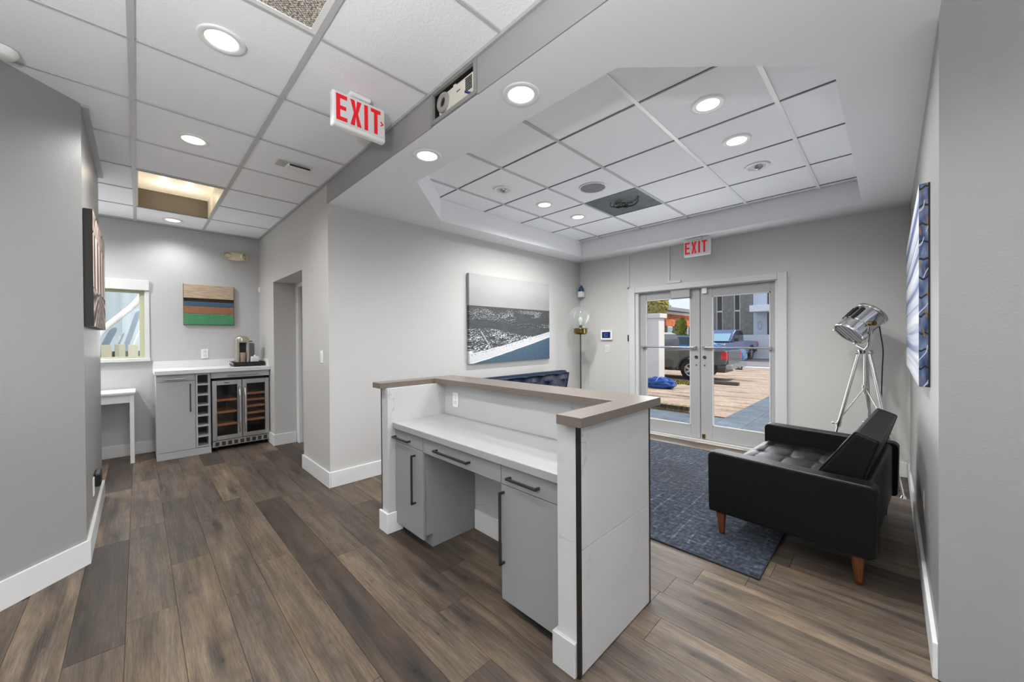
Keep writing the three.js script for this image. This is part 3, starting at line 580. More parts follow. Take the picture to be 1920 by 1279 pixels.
{
  const t = thing('wine_cooler', 'stainless two door wine cooler with wooden shelves behind dark glass', 'wine cooler', 5.9, 0.905, 0);
  const F = 5.655, n0 = 0.612, n1 = 1.198, nm = 0.908;
  const bk = M(0x0b0a09, 0.7);
  part(t, 'cooler_cabinet', [B(F + 0.04, WK - 0.03, n0, n0 + 0.02, 0.04, 0.862), B(F + 0.04, WK - 0.03, n1 - 0.02, n1, 0.04, 0.862), B(F + 0.04, WK - 0.03, n0, n1, 0.842, 0.862), B(F + 0.04, WK - 0.03, n0, n1, 0.04, 0.12), B(WK - 0.05, WK - 0.03, n0, n1, 0.12, 0.842), B(F + 0.05, WK - 0.05, nm - 0.015, nm + 0.015, 0.12, 0.842)], bk);
  const shelfW = M(0xb9784a, 0.5);
  const door = (a, b, hinge, hs, handleN) => {
    const d = part(t, 'cooler_door', [B(F, F + 0.035, a, a + 0.045, 0.125, 0.84, 0.003), B(F, F + 0.035, b - 0.045, b, 0.125, 0.84, 0.003), B(F, F + 0.035, a + 0.045, b - 0.045, 0.125, 0.175, 0.003), B(F, F + 0.035, a + 0.045, b - 0.045, 0.785, 0.84, 0.003)], MAT.steel);
    part(d, 'door_glass', B(F + 0.012, F + 0.016, a + 0.045, b - 0.045, 0.175, 0.785), PH(0xf0f0f0, 0.02, { transmission: 1, thickness: 0, ior: 1.45 }));
    part(d, 'handle', [tube([V(F, handleN, 0.20), V(F - 0.035, handleN, 0.24), V(F - 0.045, handleN, 0.45), V(F - 0.035, handleN, 0.71), V(F, handleN, 0.75)], 0.011, 30, 10)], MAT.chrome);
    for (const h of hs) part(t, 'shelf', [B(F + 0.022, F + 0.065, a + 0.047, b - 0.047, h - 0.013, h + 0.013, 0.002), B(F + 0.065, WK - 0.06, a + 0.05, b - 0.05, h - 0.006, h + 0.0)], shelfW);
  };
  door(n0 + 0.004, nm - 0.003, 0, [0.305, 0.455, 0.60], nm - 0.028);
  door(nm + 0.003, n1 - 0.004, 0, [0.325, 0.41, 0.495, 0.575, 0.655], nm + 0.026);
  part(t, 'kick_grille', [B(F + 0.004, F + 0.02, n0 + 0.004, n1 - 0.004, 0.048, 0.118, 0.002)], MAT.steel);
  const sl = []; for (let k = 0; k < 9; k++) sl.push(B(F, F + 0.005, n0 + 0.03 + k * 0.061, n0 + 0.068 + k * 0.061, 0.06, 0.106)); part(t, 'grille_slot', sl, M(0x2e2b27, 0.5));
  part(t, 'maker_badge', B(F - 0.001, F + 0.001, 0.73, 0.78, 0.805, 0.816), MAT.pewter);
  for (const [w, n] of [[F + 0.07, n0 + 0.05], [F + 0.07, n1 - 0.05], [WK - 0.1, n0 + 0.05], [WK - 0.1, n1 - 0.05]]) part(t, 'foot', bar(V(w, n, 0), V(w, n, 0.04), 0.018), MAT.black);
}
{ // tray, coffee maker, cup, canister box
  const H = 0.99;
  const t = thing('serving_tray', 'black serving tray with raised rails on the kitchenette countertop', 'tray', 5.9, 1.0, H);
  part(t, 'tray_base', B(5.76, 6.06, 0.845, 1.165, H + 0.012, H + 0.028, 0.003), MAT.black);
  part(t, 'rim', [B(5.755, 5.765, 0.84, 1.17, H + 0.012, H + 0.058, 0.003), B(6.055, 6.065, 0.84, 1.17, H + 0.012, H + 0.058, 0.003), B(5.765, 6.055, 1.16, 1.17, H + 0.012, H + 0.058, 0.003), B(5.765, 6.055, 0.84, 0.85, H + 0.012, H + 0.058, 0.003)], MAT.black);
  for (const [w, n] of [[5.775, 0.86], [5.775, 1.15], [6.045, 0.86], [6.045, 1.15]]) part(t, 'foot', bar(V(w, n, H), V(w, n, H + 0.013), 0.01), MAT.black);
  part(t, 'side_handle', tube([V(5.80, 0.845, H + 0.04), V(5.80, 0.815, H + 0.055), V(5.83, 0.80, H + 0.06), V(5.88, 0.80, H + 0.06), V(5.91, 0.815, H + 0.055), V(5.91, 0.845, H + 0.04)], 0.006, 30, 8), MAT.chrome);
  const T = H + 0.028;
  const m = thing('coffee_maker', 'silver and black capsule coffee maker on the black tray', 'coffee maker', 5.93, 0.955, T);
  const silver = M(0xb7b2a4, 0.3, { metalness: 0.7 });
  part(m, 'machine_body', [B(5.88, 6.04, 0.885, 0.925, T, T + 0.33, 0.012), B(5.88, 6.04, 0.995, 1.03, T, T + 0.33, 0.012), B(5.955, 6.04, 0.925, 0.995, T, T + 0.33, 0.004)], silver);
  part(m, 'brew_head', at(lathe([[0, 0], [0.068, 0], [0.073, 0.012], [0.073, 0.058], [0.062, 0.078], [0.03, 0.088], [0, 0.09]], 32), 5.935, 0.957, T + 0.272), silver);
  part(m, 'spout_panel', B(5.945, 5.956, 0.925, 0.995, T + 0.03, T + 0.275), MAT.black);
  part(m, 'spout', at(cyl(0.012, 0.018, 0.03), 5.915, 0.957, T + 0.258), MAT.black);
  part(m, 'lever', B(5.90, 5.94, 1.02, 1.065, T + 0.285, T + 0.297, 0.004), MAT.black);
  part(m, 'water_tank', B(5.95, 6.04, 1.032, 1.10, T + 0.0, T + 0.27, 0.02), PH(0x9fa1a3, 0.1, { transmission: 0.6, thickness: 0 }));
  part(m, 'drip_tray', B(5.86, 5.945, 0.925, 0.995, T, T + 0.026, 0.006), silver);
  single('cup', at(lathe([[0, 0], [0.024, 0], [0.03, 0.004], [0.037, 0.12], [0.035, 0.121], [0.028, 0.008], [0, 0.006]], 28), 5.905, 0.96, T + 0.026), M(0xa08d7c, 0.45), 'tall brown cup under the coffee maker spout', 'cup');
  const b = thing('canister', 'small white square canister with a knobbed lid on the tray', 'canister', 5.83, 1.075, T);
  part(b, 'canister_body', B(5.79, 5.865, 1.035, 1.115, T, T + 0.085, 0.006), MAT.whitePaint);
  part(b, 'lid', [B(5.795, 5.86, 1.04, 1.11, T + 0.085, T + 0.094, 0.004), at(ball(0.011), 5.828, 1.075, T + 0.104)], MAT.plastic);
  for (const [n, lb] of [[0.885, 'white capsule lying in the tray front, nearer the window'], [0.945, 'white capsule lying in the tray front, nearer the canister']]) single('coffee_capsule', at(lathe([[0, 0], [0.016, 0], [0.024, 0.014], [0.027, 0.015], [0.027, 0.018], [0, 0.02]], 24), 5.80, n, T), MAT.whitePaint, lb, 'capsule');
}
{ // narrow white table under the window
  const t = thing('side_table', 'narrow white table with square legs under the kitchenette window', 'table', 5.97, -0.4, 0);
  const w0 = 5.77, w1 = WK - 0.02, n0 = -0.95, n1 = -0.035, H = 0.775;
  part(t, 'table_top', B(w0 - 0.012, w1, n0 - 0.01, n1 + 0.012, H - 0.022, H, 0.004), MAT.whitePaint);
  part(t, 'top_moulding', B(w0 - 0.006, w1, n0 - 0.005, n1 + 0.006, H - 0.034, H - 0.022, 0.003), MAT.whitePaint);
  part(t, 'apron', [B(w0 + 0.004, w0 + 0.022, n0, n1, H - 0.115, H - 0.034), B(w0 + 0.022, w1, n1 - 0.022, n1 - 0.004, H - 0.115, H - 0.034), B(w0 + 0.022, w1, n0 + 0.004, n0 + 0.022, H - 0.115, H - 0.034)], MAT.whitePaint);
  for (const [w, n] of [[w0, n1 - 0.034], [w0, n0], [w1 - 0.034, n1 - 0.034], [w1 - 0.034, n0]]) part(t, 'leg', B(w, w + 0.034, n, n + 0.034, 0, H - 0.034, 0.003), MAT.whitePaint);
}
// plank art: five painted boards
{
  const t = thing('plank_wall_art', 'wall art of horizontal boards painted cream, brown, blue, rust and green', 'wall art', WK - 0.02, 0.657, 1.525);
  const rows = [[1.856, 2.028, [0.72, 0.64, 0.55], 0.034], [1.815, 1.856, [0.22, 0.16, 0.11], 0.02], [1.755, 1.815, [0.24, 0.35, 0.46], 0.028], [1.66, 1.755, [0.58, 0.40, 0.29], 0.031], [1.525, 1.66, [0.28, 0.54, 0.38], 0.034]];
  rows.forEach(([a, b, c, d], k) => {
    const tx = tex(512, 128, (u, v) => {
      const g = 1 + 0.15 * nz(u * 5, v * 14, k * 4) + 0.10 * nz(u * 14, v * 50, k * 7), chip = step(0.33, 0.5, fbm(u * 11, v * 5, k * 11 + 2)) * (k === 1 ? 0.1 : 0.55), edge = (v > 0.93 || v < 0.06) && k > 1 ? 0.4 * step(-0.1, 0.3, nz(u * 14, k)) : 0;
      const dark = k === 0 ? 0.5 * step(0.25, 0.5, fbm(u * 9 + 3, v * 4, 6)) * step(0.3, 0.5, u) : 0, w = clamp(chip + edge);
      return c.map((x, i) => mix(x * g, [0.74, 0.69, 0.58][i], w) * (1 - dark * 0.55));
    });
    const g = B(WK - d, WK - 0.008, 0.407, 0.910, a + 0.001, b - 0.001, 0.003), uv = g.attributes.uv, p = g.attributes.position;
    for (let i = 0; i < uv.count; i++) uv.setXY(i, (-p.getZ(i) - 0.407) / 0.503, (p.getY(i) - a) / (b - a));
    part(t, 'board', g, M(0xffffff, 0.75, { map: tx }));
  });
  part(t, 'backing_frame', [B(WK - 0.03, WK - 0.001, 0.402, 0.407, 1.522, 2.03), B(WK - 0.03, WK - 0.001, 0.910, 0.915, 1.522, 2.03), B(WK - 0.03, WK - 0.001, 0.402, 0.915, 1.518, 1.523), B(WK - 0.008, WK - 0.001, 0.407, 0.91, 1.523, 2.03)], M(0x6d6252, 0.6));
}
// emergency light
{
  const t = thing('emergency_light', 'cream twin headed emergency light high on the kitchenette wall', 'emergency light', WK - 0.03, 0.935, 2.39);
  const beige = M(0xe6dcc4, 0.5);
  part(t, 'housing', [1].map(() => { const g = new THREE.SphereGeometry(1, 28, 18); g.scale(0.045, 0.055, 0.125); return at(g, WK - 0.03, 0.935, 2.44); }), beige);
  for (const [n, s] of [[0.845, -1], [1.025, 1]]) {
    const head = part(t, 'lamp_head', [1].map(() => { const g = lathe([[0, 0.03], [0.03, 0.03], [0.045, 0.01], [0.047, -0.02], [0.042, -0.025]], 28); g.rotateZ(Math.PI / 2 + 0.0); g.rotateY(0.4 * s); return at(g, WK - 0.075, n, 2.44); }), beige);
    part(head, 'lamp_lens', [1].map(() => { const g = lathe([[0, 0.002], [0.042, 0]], 28); g.rotateZ(Math.PI / 2); g.rotateY(0.4 * s); g.translate(-0.0, 0, 0); return at(g, WK - 0.055, n, 2.44); }), M(0xb9ac8a, 0.25));
  }
}
// small wall devices
function outlet(name, label, category, W, N, h, face) {                 // face: 'E' on a wall facing east, 'S' on a wall facing south
  const t = thing(name, label, category, W, N, h);
  const q = (a0, a1, d0, d1, h0, h1, r) => (face === 'E' ? B(W - d1, W - d0, N + a0, N + a1, h + h0, h + h1, r) : B(W + a0, W + a1, N - d1, N - d0, h + h0, h + h1, r));
  part(t, 'cover_plate', q(-0.036, 0.036, 0, 0.006, 0, 0.117, 0.003), MAT.plastic);
  return [t, q];
}
{
  let [t, q] = outlet('wall_outlet', 'white wall outlet above the kitchenette countertop', 'outlet', WK, 0.607, 1.095, 'E');
  part(t, 'socket', [q(-0.018, 0.018, 0.005, 0.0085, 0.017, 0.05, 0.008), q(-0.018, 0.018, 0.005, 0.0085, 0.067, 0.1, 0.008)], MAT.trim);
  [t, q] = outlet('light_switch', 'white light switch on the wall left of the hall opening corner', 'switch', 3.70, NB, 1.105, 'S');
  t.userData.label = 'white light switch between the hall opening and the wall corner';
  part(t, 'rocker', q(-0.017, 0.017, 0.005, 0.009, 0.025, 0.092, 0.002), MAT.trim);
  [t, q] = outlet('light_switch', 'white light switch under the security keypad beside the glass doors', 'switch', 3.03, NE, 1.10, 'S');
  part(t, 'rocker', [q(-0.03, -0.002, 0.005, 0.009, 0.025, 0.092, 0.002), q(0.002, 0.03, 0.005, 0.009, 0.025, 0.092, 0.002)], MAT.trim);
  [t, q] = outlet('wall_outlet', 'white wall outlet low on the right wall behind the black armchair', 'outlet', WE, 3.05, 0.36, 'E');
}
{
  const t = thing('wall_sensor', 'small white box sensor on the wall beside the kitchenette corner', 'sensor', 6.1, NB, 1.975);
  part(t, 'sensor_case', B(6.075, 6.125, NB - 0.025, NB - 0.001, 1.975, 2.05, 0.005), MAT.plastic);
  part(t, 'sensor_lens', B(6.085, 6.115, NB - 0.027, NB - 0.024, 1.985, 2.005, 0.001), MAT.trim);
}
{
  const t = thing('security_keypad', 'white security keypad with dark blue screen beside the glass doors', 'keypad', 3.035, NE, 1.285);
  part(t, 'keypad_case', B(2.935, 3.135, NE - 0.03, NE - 0.001, 1.285, 1.432, 0.01, 3), MAT.plastic);
  const sc = tex(128, 96, (u, v) => { const f = (u > 0.3 && u < 0.7 && (Math.abs(v - 0.68) < 0.03 || Math.abs(v - 0.3) < 0.03)) || (Math.abs(u - 0.3) < 0.02 && v > 0.3 && v < 0.68); return f ? [0.35, 0.5, 0.7] : [0.07, 0.13, 0.26 + 0.08 * v]; });
  const g = B(2.965, 3.105, NE - 0.032, NE - 0.029, 1.318, 1.41), uv = g.attributes.uv, p = g.attributes.position;
  for (let i = 0; i < uv.count; i++) uv.setXY(i, 1 - (-p.getX(i) - 2.965) / 0.14, (p.getY(i) - 1.318) / 0.092);
  part(t, 'keypad_screen', g, PH(0xffffff, 0.15, { map: sc, emissive: 0xffffff, emissiveMap: sc, emissiveIntensity: 0.25 }));
}
{
  const t = thing('motion_sensor', 'blue topped white motion sensor in the corner above the bulb lamp', 'sensor', 3.46, 5.0, 1.96);
  part(t, 'sensor_body', B(3.42, 3.50, 4.955, 5.04, 1.965, 2.06, 0.012), MAT.plastic);
  part(t, 'sensor_cap', [1].map(() => { const g = lathe([[0.0, 0.1], [0.012, 0.095], [0.03, 0.06], [0.045, 0.02], [0.046, 0], [0, 0]], 24); return at(g, 3.46, 4.998, 2.058); }), M(0x1c4468, 0.4));
  part(t, 'mount', B(3.46, 3.519, 4.99, NE - 0.001, 1.98, 2.02), MAT.plastic);
}
for (const [w, lb] of [[2.675, 'thin white conduit from the soffit down to the left door frame corner'], [2.09, 'thin white conduit from the soffit down to the door frame head']]) {
  const t = thing('cable_conduit', lb, 'conduit', w, NE - 0.01, w > 2.5 ? 1.33 : 2.035);
  part(t, 'conduit_cover', B(w - 0.012, w + 0.012, NE - 0.015, NE - 0.001, w > 2.5 ? 1.36 : 2.037, SO - 0.001, 0.003), MAT.trim);
  if (w > 2.5) { part(t, 'corner_knob', at(ball(0.016), w, NE - 0.02, 2.04), MAT.steel); part(t, 'key_switch', B(w - 0.014, w + 0.016, NE - 0.02, NE - 0.001, 1.27, 1.36, 0.003), MAT.pewter); }
  else part(t, 'junction_cover', B(1.93, 2.12, NE - 0.03, NE - 0.001, 2.037, 2.075, 0.006), MAT.trim);
}
{
  const t = thing('night_light', 'small black plug in night light low on the left wall', 'night light', 3.95, NL + 0.02, 0.30);
  part(t, 'cover_plate', B(3.80, 3.87, NL, NL + 0.006, 0.27, 0.39, 0.002), MAT.plastic);
  part(t, 'plug_body', B(3.86, 4.02, NL, NL + 0.035, 0.315, 0.405, 0.012, 3), MAT.black);
}

// ---------------------------------------------------------------- lounge: rug, armchair, sofa, lamps
{
  const W0 = 0.505, W1 = 3.0, N0 = 2.375, N1 = 4.66;
  const tx = tex(1024, 1024, (u, v) => {
    const X = u * 2.5, Y = v * 2.3, wob = 0.02 * nz(X * 3, Y * 3, 2);
    let k = 0.40 + 0.34 * fbm(X * 2.2, Y * 2.2, 1, 4) + 0.42 * nz(X * 18, Y * 46, 3) + 0.42 * nz(X * 52, Y * 22, 9) + 0.25 * nz(X * 70, Y * 70, 19);
    const lines = (p, q, s) => { const f = (p + wob) * 11, i = Math.floor(f), w = Math.abs(f - i - 0.5); return w < 0.07 ? step(-0.05, 0.35, nz(q * 3.2, i * 3.7, s)) * (0.55 + 0.6 * nz(q * 40, i, s)) : 0; };
    k += 0.75 * lines(X, Y, 11) + 0.6 * lines(Y, X, 23); k = clamp(k, 0, 1.1);
    const grime = step(0.0, 0.5, fbm(X * 1.3 + 5, Y * 1.3, 40, 3));
    const c = [mix(0.10, 0.68, k), mix(0.155, 0.745, k), mix(0.235, 0.80, k)];
    return [mix(c[0], c[0] * 0.95, grime), mix(c[1], c[1] * 0.82, grime), mix(c[2], c[2] * 0.80, grime)];
  });
  const bump = tex(512, 512, (u, v) => gray(0.5 + 0.4 * nz(u * 150, v * 60) + 0.4 * nz(u * 60, v * 150, 5)), { srgb: false });
  const g = B(W0, W1, N0, N1, 0.0005, 0.009, 0.003), uv = g.attributes.uv, p = g.attributes.position;
  for (let i = 0; i < uv.count; i++) uv.setXY(i, (-p.getX(i) - W0) / (W1 - W0), (-p.getZ(i) - N0) / (N1 - N0));
  const t = thing('rug', 'distressed navy blue woven rug between the reception desk and glass doors', 'rug', 1.75, 3.5, 0);
  part(t, 'rug_field', g, M(new THREE.Color().setRGB(0.165, 0.178, 0.20), 0.95, { map: tx, bumpMap: bump, bumpScale: 0.002 }));
  part(t, 'bound_edge', [B(W0 - 0.006, W1 + 0.006, N0 - 0.006, N0 + 0.001, 0.0005, 0.0095, 0.002), B(W0 - 0.006, W1 + 0.006, N1 - 0.001, N1 + 0.006, 0.0005, 0.0095, 0.002), B(W0 - 0.006, W0 + 0.001, N0, N1, 0.0005, 0.0095, 0.002)], M(0x14161c, 0.9));
}
// tufted cushion face: size a x b in x z, height along y, buttons on a grid
function tufted(a, b, nx, ny, depth, edge, seg = 90, stagger = false) {
  const g = new THREE.PlaneGeometry(a, b, seg, seg); g.rotateX(-Math.PI / 2);
  const p = g.attributes.position, pts = [];
  for (let i = 0; i < nx; i++) for (let j = 0; j < ny; j++) pts.push([((i + 0.5 + (stagger && j % 2 ? 0.5 : 0)) / nx - 0.5) * a, ((j + 0.5) / ny - 0.5) * b]);
  for (let i = 0; i < p.count; i++) {
    const x = p.getX(i), z = p.getZ(i); let y = 0;
    for (const [px, pz] of pts) { const d = Math.hypot(x - px, z - pz); y -= depth * Math.exp(-d / 0.022) + depth * 0.5 * Math.exp(-Math.pow(d / 0.08, 2)); }
    for (const [px, pz] of pts) { const dx = Math.abs(x - px), dz = Math.abs(z - pz); if (dz < b / ny * 0.5) y -= 0.25 * depth * Math.exp(-dx / 0.012) ; if (dx < a / nx * 0.5) y -= 0.25 * depth * Math.exp(-dz / 0.012); }
    const e = Math.min(a / 2 - Math.abs(x), b / 2 - Math.abs(z)); y -= edge * Math.pow(clamp(1 - e / 0.05), 2.4);
    y += 0.002 * nz(x * 9, z * 9, 4);
    p.setY(i, y);
  }
  g.computeVertexNormals();
  return [uvM(g), pts];
}
{ // black leather armchair: local +x towards its back, -z towards the doors
  const t = thing('armchair', 'black leather armchair with tufted seat, leaning back cushion and tapered wooden legs', 'armchair', 0.87, 2.72, 0);
  t.rotation.y = -0.07;
  const L = MAT.leather, len = 1.31, D = 0.83, aw = 0.105, H0 = 0.158, H1 = 0.555;
  const armShape = (() => {                                              // side outline with softened corners
    const pts = [], R = 0.035, c = (cx, cy, a0) => { for (let k = 0; k <= 6; k++) { const a = a0 + k / 6 * Math.PI / 2; pts.push([cx + R * Math.cos(a), cy + R * Math.sin(a)]); } };
    c(D - R, H1 - 0.012 - R, 0); c(R, H1 - R, Math.PI / 2); pts.push([0.004, H0 + 0.008], [0.02, H0]); pts.push([D - 0.03, H0], [D - 0.005, H0 + 0.02]);
    return pts;
  })();
  const ring = (pts, z, r) => { const q = pts.map(([x, y]) => new THREE.Vector3(x, y, z)); return new THREE.TubeGeometry(new THREE.CatmullRomCurve3(q, true, 'catmullrom', 0.1), 160, r, 6, true); };
  for (const z0 of [-aw, -len]) {
    const arm = piece(t, 'armrest', move(extrude(armShape, aw, 0.012, [], 4), 0, 0, z0), L);
    piece(arm, 'piping', [ring(armShape.map(([x, y]) => [mix(D / 2, x, 0.987), mix((H0 + H1) / 2, y, 0.975)]), z0 + aw - 0.007, 0.005)], MAT.piping);
    piece(arm, 'piping', [ring(armShape.map(([x, y]) => [mix(D / 2, x, 0.987), mix((H0 + H1) / 2, y, 0.975)]), z0 + 0.007, 0.005)], MAT.piping);
  }
  piece(t, 'seat_frame', bx(0.02, D - 0.06, H0 + 0.005, 0.285, -len + aw, -aw, 0.012), L);
  piece(t, 'back_frame', bx(0.71, 0.80, H0 + 0.005, 0.535, -len + aw - 0.004, -aw + 0.004, 0.02, 3), L);
  const sl = len - 2 * aw - 0.01, sd = 0.70;
  const seat = piece(t, 'seat_cushion', bx(0.0, sd + 0.02, 0.287, 0.408, -len + aw + 0.004, -aw - 0.004, 0.03, 4), L);
  { const [g, pts] = tufted(sd - 0.02, sl - 0.02, 4, 4, 0.02, 0.03, 110); g.translate(0.01 + sd / 2, 0.428, -len / 2);
    piece(seat, 'tufted_top', g, L);
    const bt = pts.map(([x, z]) => { const s = ball(0.011, 12, 8); s.scale(1, 0.5, 1); return move(s, x + 0.01 + sd / 2, 0.402, z - len / 2); }); for (const b of bt) piece(seat, 'button', b, MAT.piping); }
  { // back cushion: boxed, reclined
    const o = [[0.50, 0.432], [0.515, 0.425], [0.735, 0.455], [0.745, 0.468], [0.823, 0.742], [0.818, 0.756], [0.735, 0.788], [0.72, 0.782]], cl = 1.03;
    const c = piece(t, 'back_cushion', move(extrude(o, cl, 0.016, [], 4), 0, 0, -len + aw + 0.03), L);
    piece(c, 'piping', [ring(o.map(([x, y]) => [mix(0.66, x, 0.99), mix(0.6, y, 0.99)]), -len + aw + 0.03 + cl - 0.008, 0.005), ring(o.map(([x, y]) => [mix(0.66, x, 0.99), mix(0.6, y, 0.99)]), -len + aw + 0.038, 0.005)], MAT.piping);
    const [g] = tufted(0.38, cl - 0.06, 3, 5, 0.02, 0.014, 80); g.rotateZ(Math.atan2(0.352, 0.22) ); g.translate(0.60, 0.612, -len + aw + 0.03 + cl / 2);
    piece(c, 'tufted_face', g, L);
  }
  for (const [x, z] of [[0.065, -0.05], [0.745, -0.05], [0.065, -len + 0.05], [0.745, -len + 0.05]]) {
    const onRug = x < 0.3, g = lathe([[0, onRug ? 0.0095 : 0], [0.016, onRug ? 0.0095 : 0], [0.018, 0.02], [0.031, H0 + 0.004], [0, H0 + 0.004]], 24);
    const p = g.attributes.position; for (let i = 0; i < p.count; i++) { const k = 1 - p.getY(i) / H0; p.setX(i, p.getX(i) + 0.006 * k); }
    piece(t, 'leg', move(g, x, 0, z), MAT.legWood, 'reddish brown tapered wooden leg');
  }
}
{ // blue tufted sofa along the bay wall, back towards W+
  const t = thing('sofa', 'navy blue tufted leather sofa along the bay wall under the aerial picture', 'sofa', 3.0, 3.3, 0);
  const L = MAT.blueLeather, n0 = 2.38, n1 = 4.30, W0 = 2.62, W1 = 3.47;
  part(t, 'base', B(W0 + 0.03, W1 - 0.06, n0 + 0.1, n1 - 0.1, 0.13, 0.27, 0.015), L);
  for (const n of [n0, n1 - 0.14]) part(t, 'armrest', B(W0, W1 - 0.08, n, n + 0.14, 0.13, 0.58, 0.04, 4), L);
  for (let k = 0; k < 2; k++) {
    const a = n0 + 0.145 + k * 0.815, c = part(t, 'seat_cushion', B(W0 + 0.01, W1 - 0.26, a, a + 0.81, 0.275, 0.42, 0.035, 4), L);
  }
  // back: leaning panel with a tufted front
  const back = new THREE.BoxGeometry(0.14, 0.62, n1 - n0 - 0.02, 1, 1, 1), ang = 0.2;
  const panel = new RoundedBoxGeometry(0.13, 0.60, n1 - n0 - 0.04, 4, 0.03); panel.rotateZ(-ang); at(panel, 3.30, (n0 + n1) / 2, 0.57);
  const bp = part(t, 'backrest', uvM(panel), L);
  const [g, pts] = tufted(0.54, n1 - n0 - 0.1, 3, 11, 0.02, 0.02, 150, true);
  g.rotateZ(Math.PI / 2); g.rotateZ(-ang); at(g, 3.222, (n0 + n1) / 2, 0.588);
  part(bp, 'tufted_face', g, L);
  part(bp, 'piping', [bar(V(3.23, n0 + 0.03, 0.866), V(3.23, n1 - 0.03, 0.866), 0.006), bar(V(3.30, n1 - 0.022, 0.30), V(3.235, n1 - 0.022, 0.86), 0.006)], M(0x0a1a2c, 0.4));
  for (const [w, n] of [[W0 + 0.08, n0 + 0.08], [W0 + 0.08, n1 - 0.08], [W1 - 0.14, n0 + 0.08], [W1 - 0.14, n1 - 0.08]]) part(t, 'leg', bar(V(w, n, W0 + 0.08 === w && w < 3.0 ? 0.0095 : 0), V(w, n, 0.135), 0.014, 0.024, 16), MAT.legWood);
}
{ // giant bulb floor lamp in the corner
  const t = thing('floor_lamp', 'slim floor lamp with a giant clear glass bulb and brass collar in the corner', 'floor lamp', 3.2, 4.6, 0);
  piece(t, 'base', lathe([[0, 0], [0.14, 0], [0.145, 0.006], [0.14, 0.016], [0.03, 0.024], [0.014, 0.04], [0, 0.04]], 36), MAT.brass);
  piece(t, 'pole', move(cyl(0.010, 0.010, 1.36), 0, 0.71, 0), MAT.pewter);
  const col = piece(t, 'collar', lathe([[0, 1.372], [0.07, 1.372], [0.085, 1.385], [0.09, 1.40], [0.088, 1.445], [0.10, 1.452], [0.10, 1.462], [0.086, 1.462]], 32), MAT.brass);
  const rb = []; for (let k = 0; k < 14; k++) { const a = k / 14 * Math.PI * 2; rb.push(bar(new THREE.Vector3(0.089 * Math.cos(a), 1.39, 0.089 * Math.sin(a)), new THREE.Vector3(0.089 * Math.cos(a), 1.45, 0.089 * Math.sin(a)), 0.006)); }
  piece(col, 'collar_rib', rb, MAT.brass);
  const prof = []; for (let k = 0; k <= 32; k++) { const a = mix(-1.03, Math.PI / 2, k / 32), r = 0.168; if (!k) prof.push([0.082, 1.452]); prof.push([Math.max(r * Math.cos(a), 0.0001), 1.628 + r * Math.sin(a)]); }
  piece(t, 'glass_bulb', lathe(prof.map(([r, y]) => [r, y]), 48), MAT.bulbGlass, 'giant clear glass bulb');
  const st = piece(t, 'inner_bulb', lathe([[0.012, 1.50], [0.014, 1.53], [0.03, 1.57], [0.032, 1.595], [0.02, 1.62], [0.0001, 1.628]], 24), M(0xdedbd0, 0.25));
  piece(st, 'socket', lathe([[0, 1.44], [0.022, 1.44], [0.022, 1.50], [0.014, 1.51], [0, 1.51]], 20), M(0x2c2620, 0.5));
}
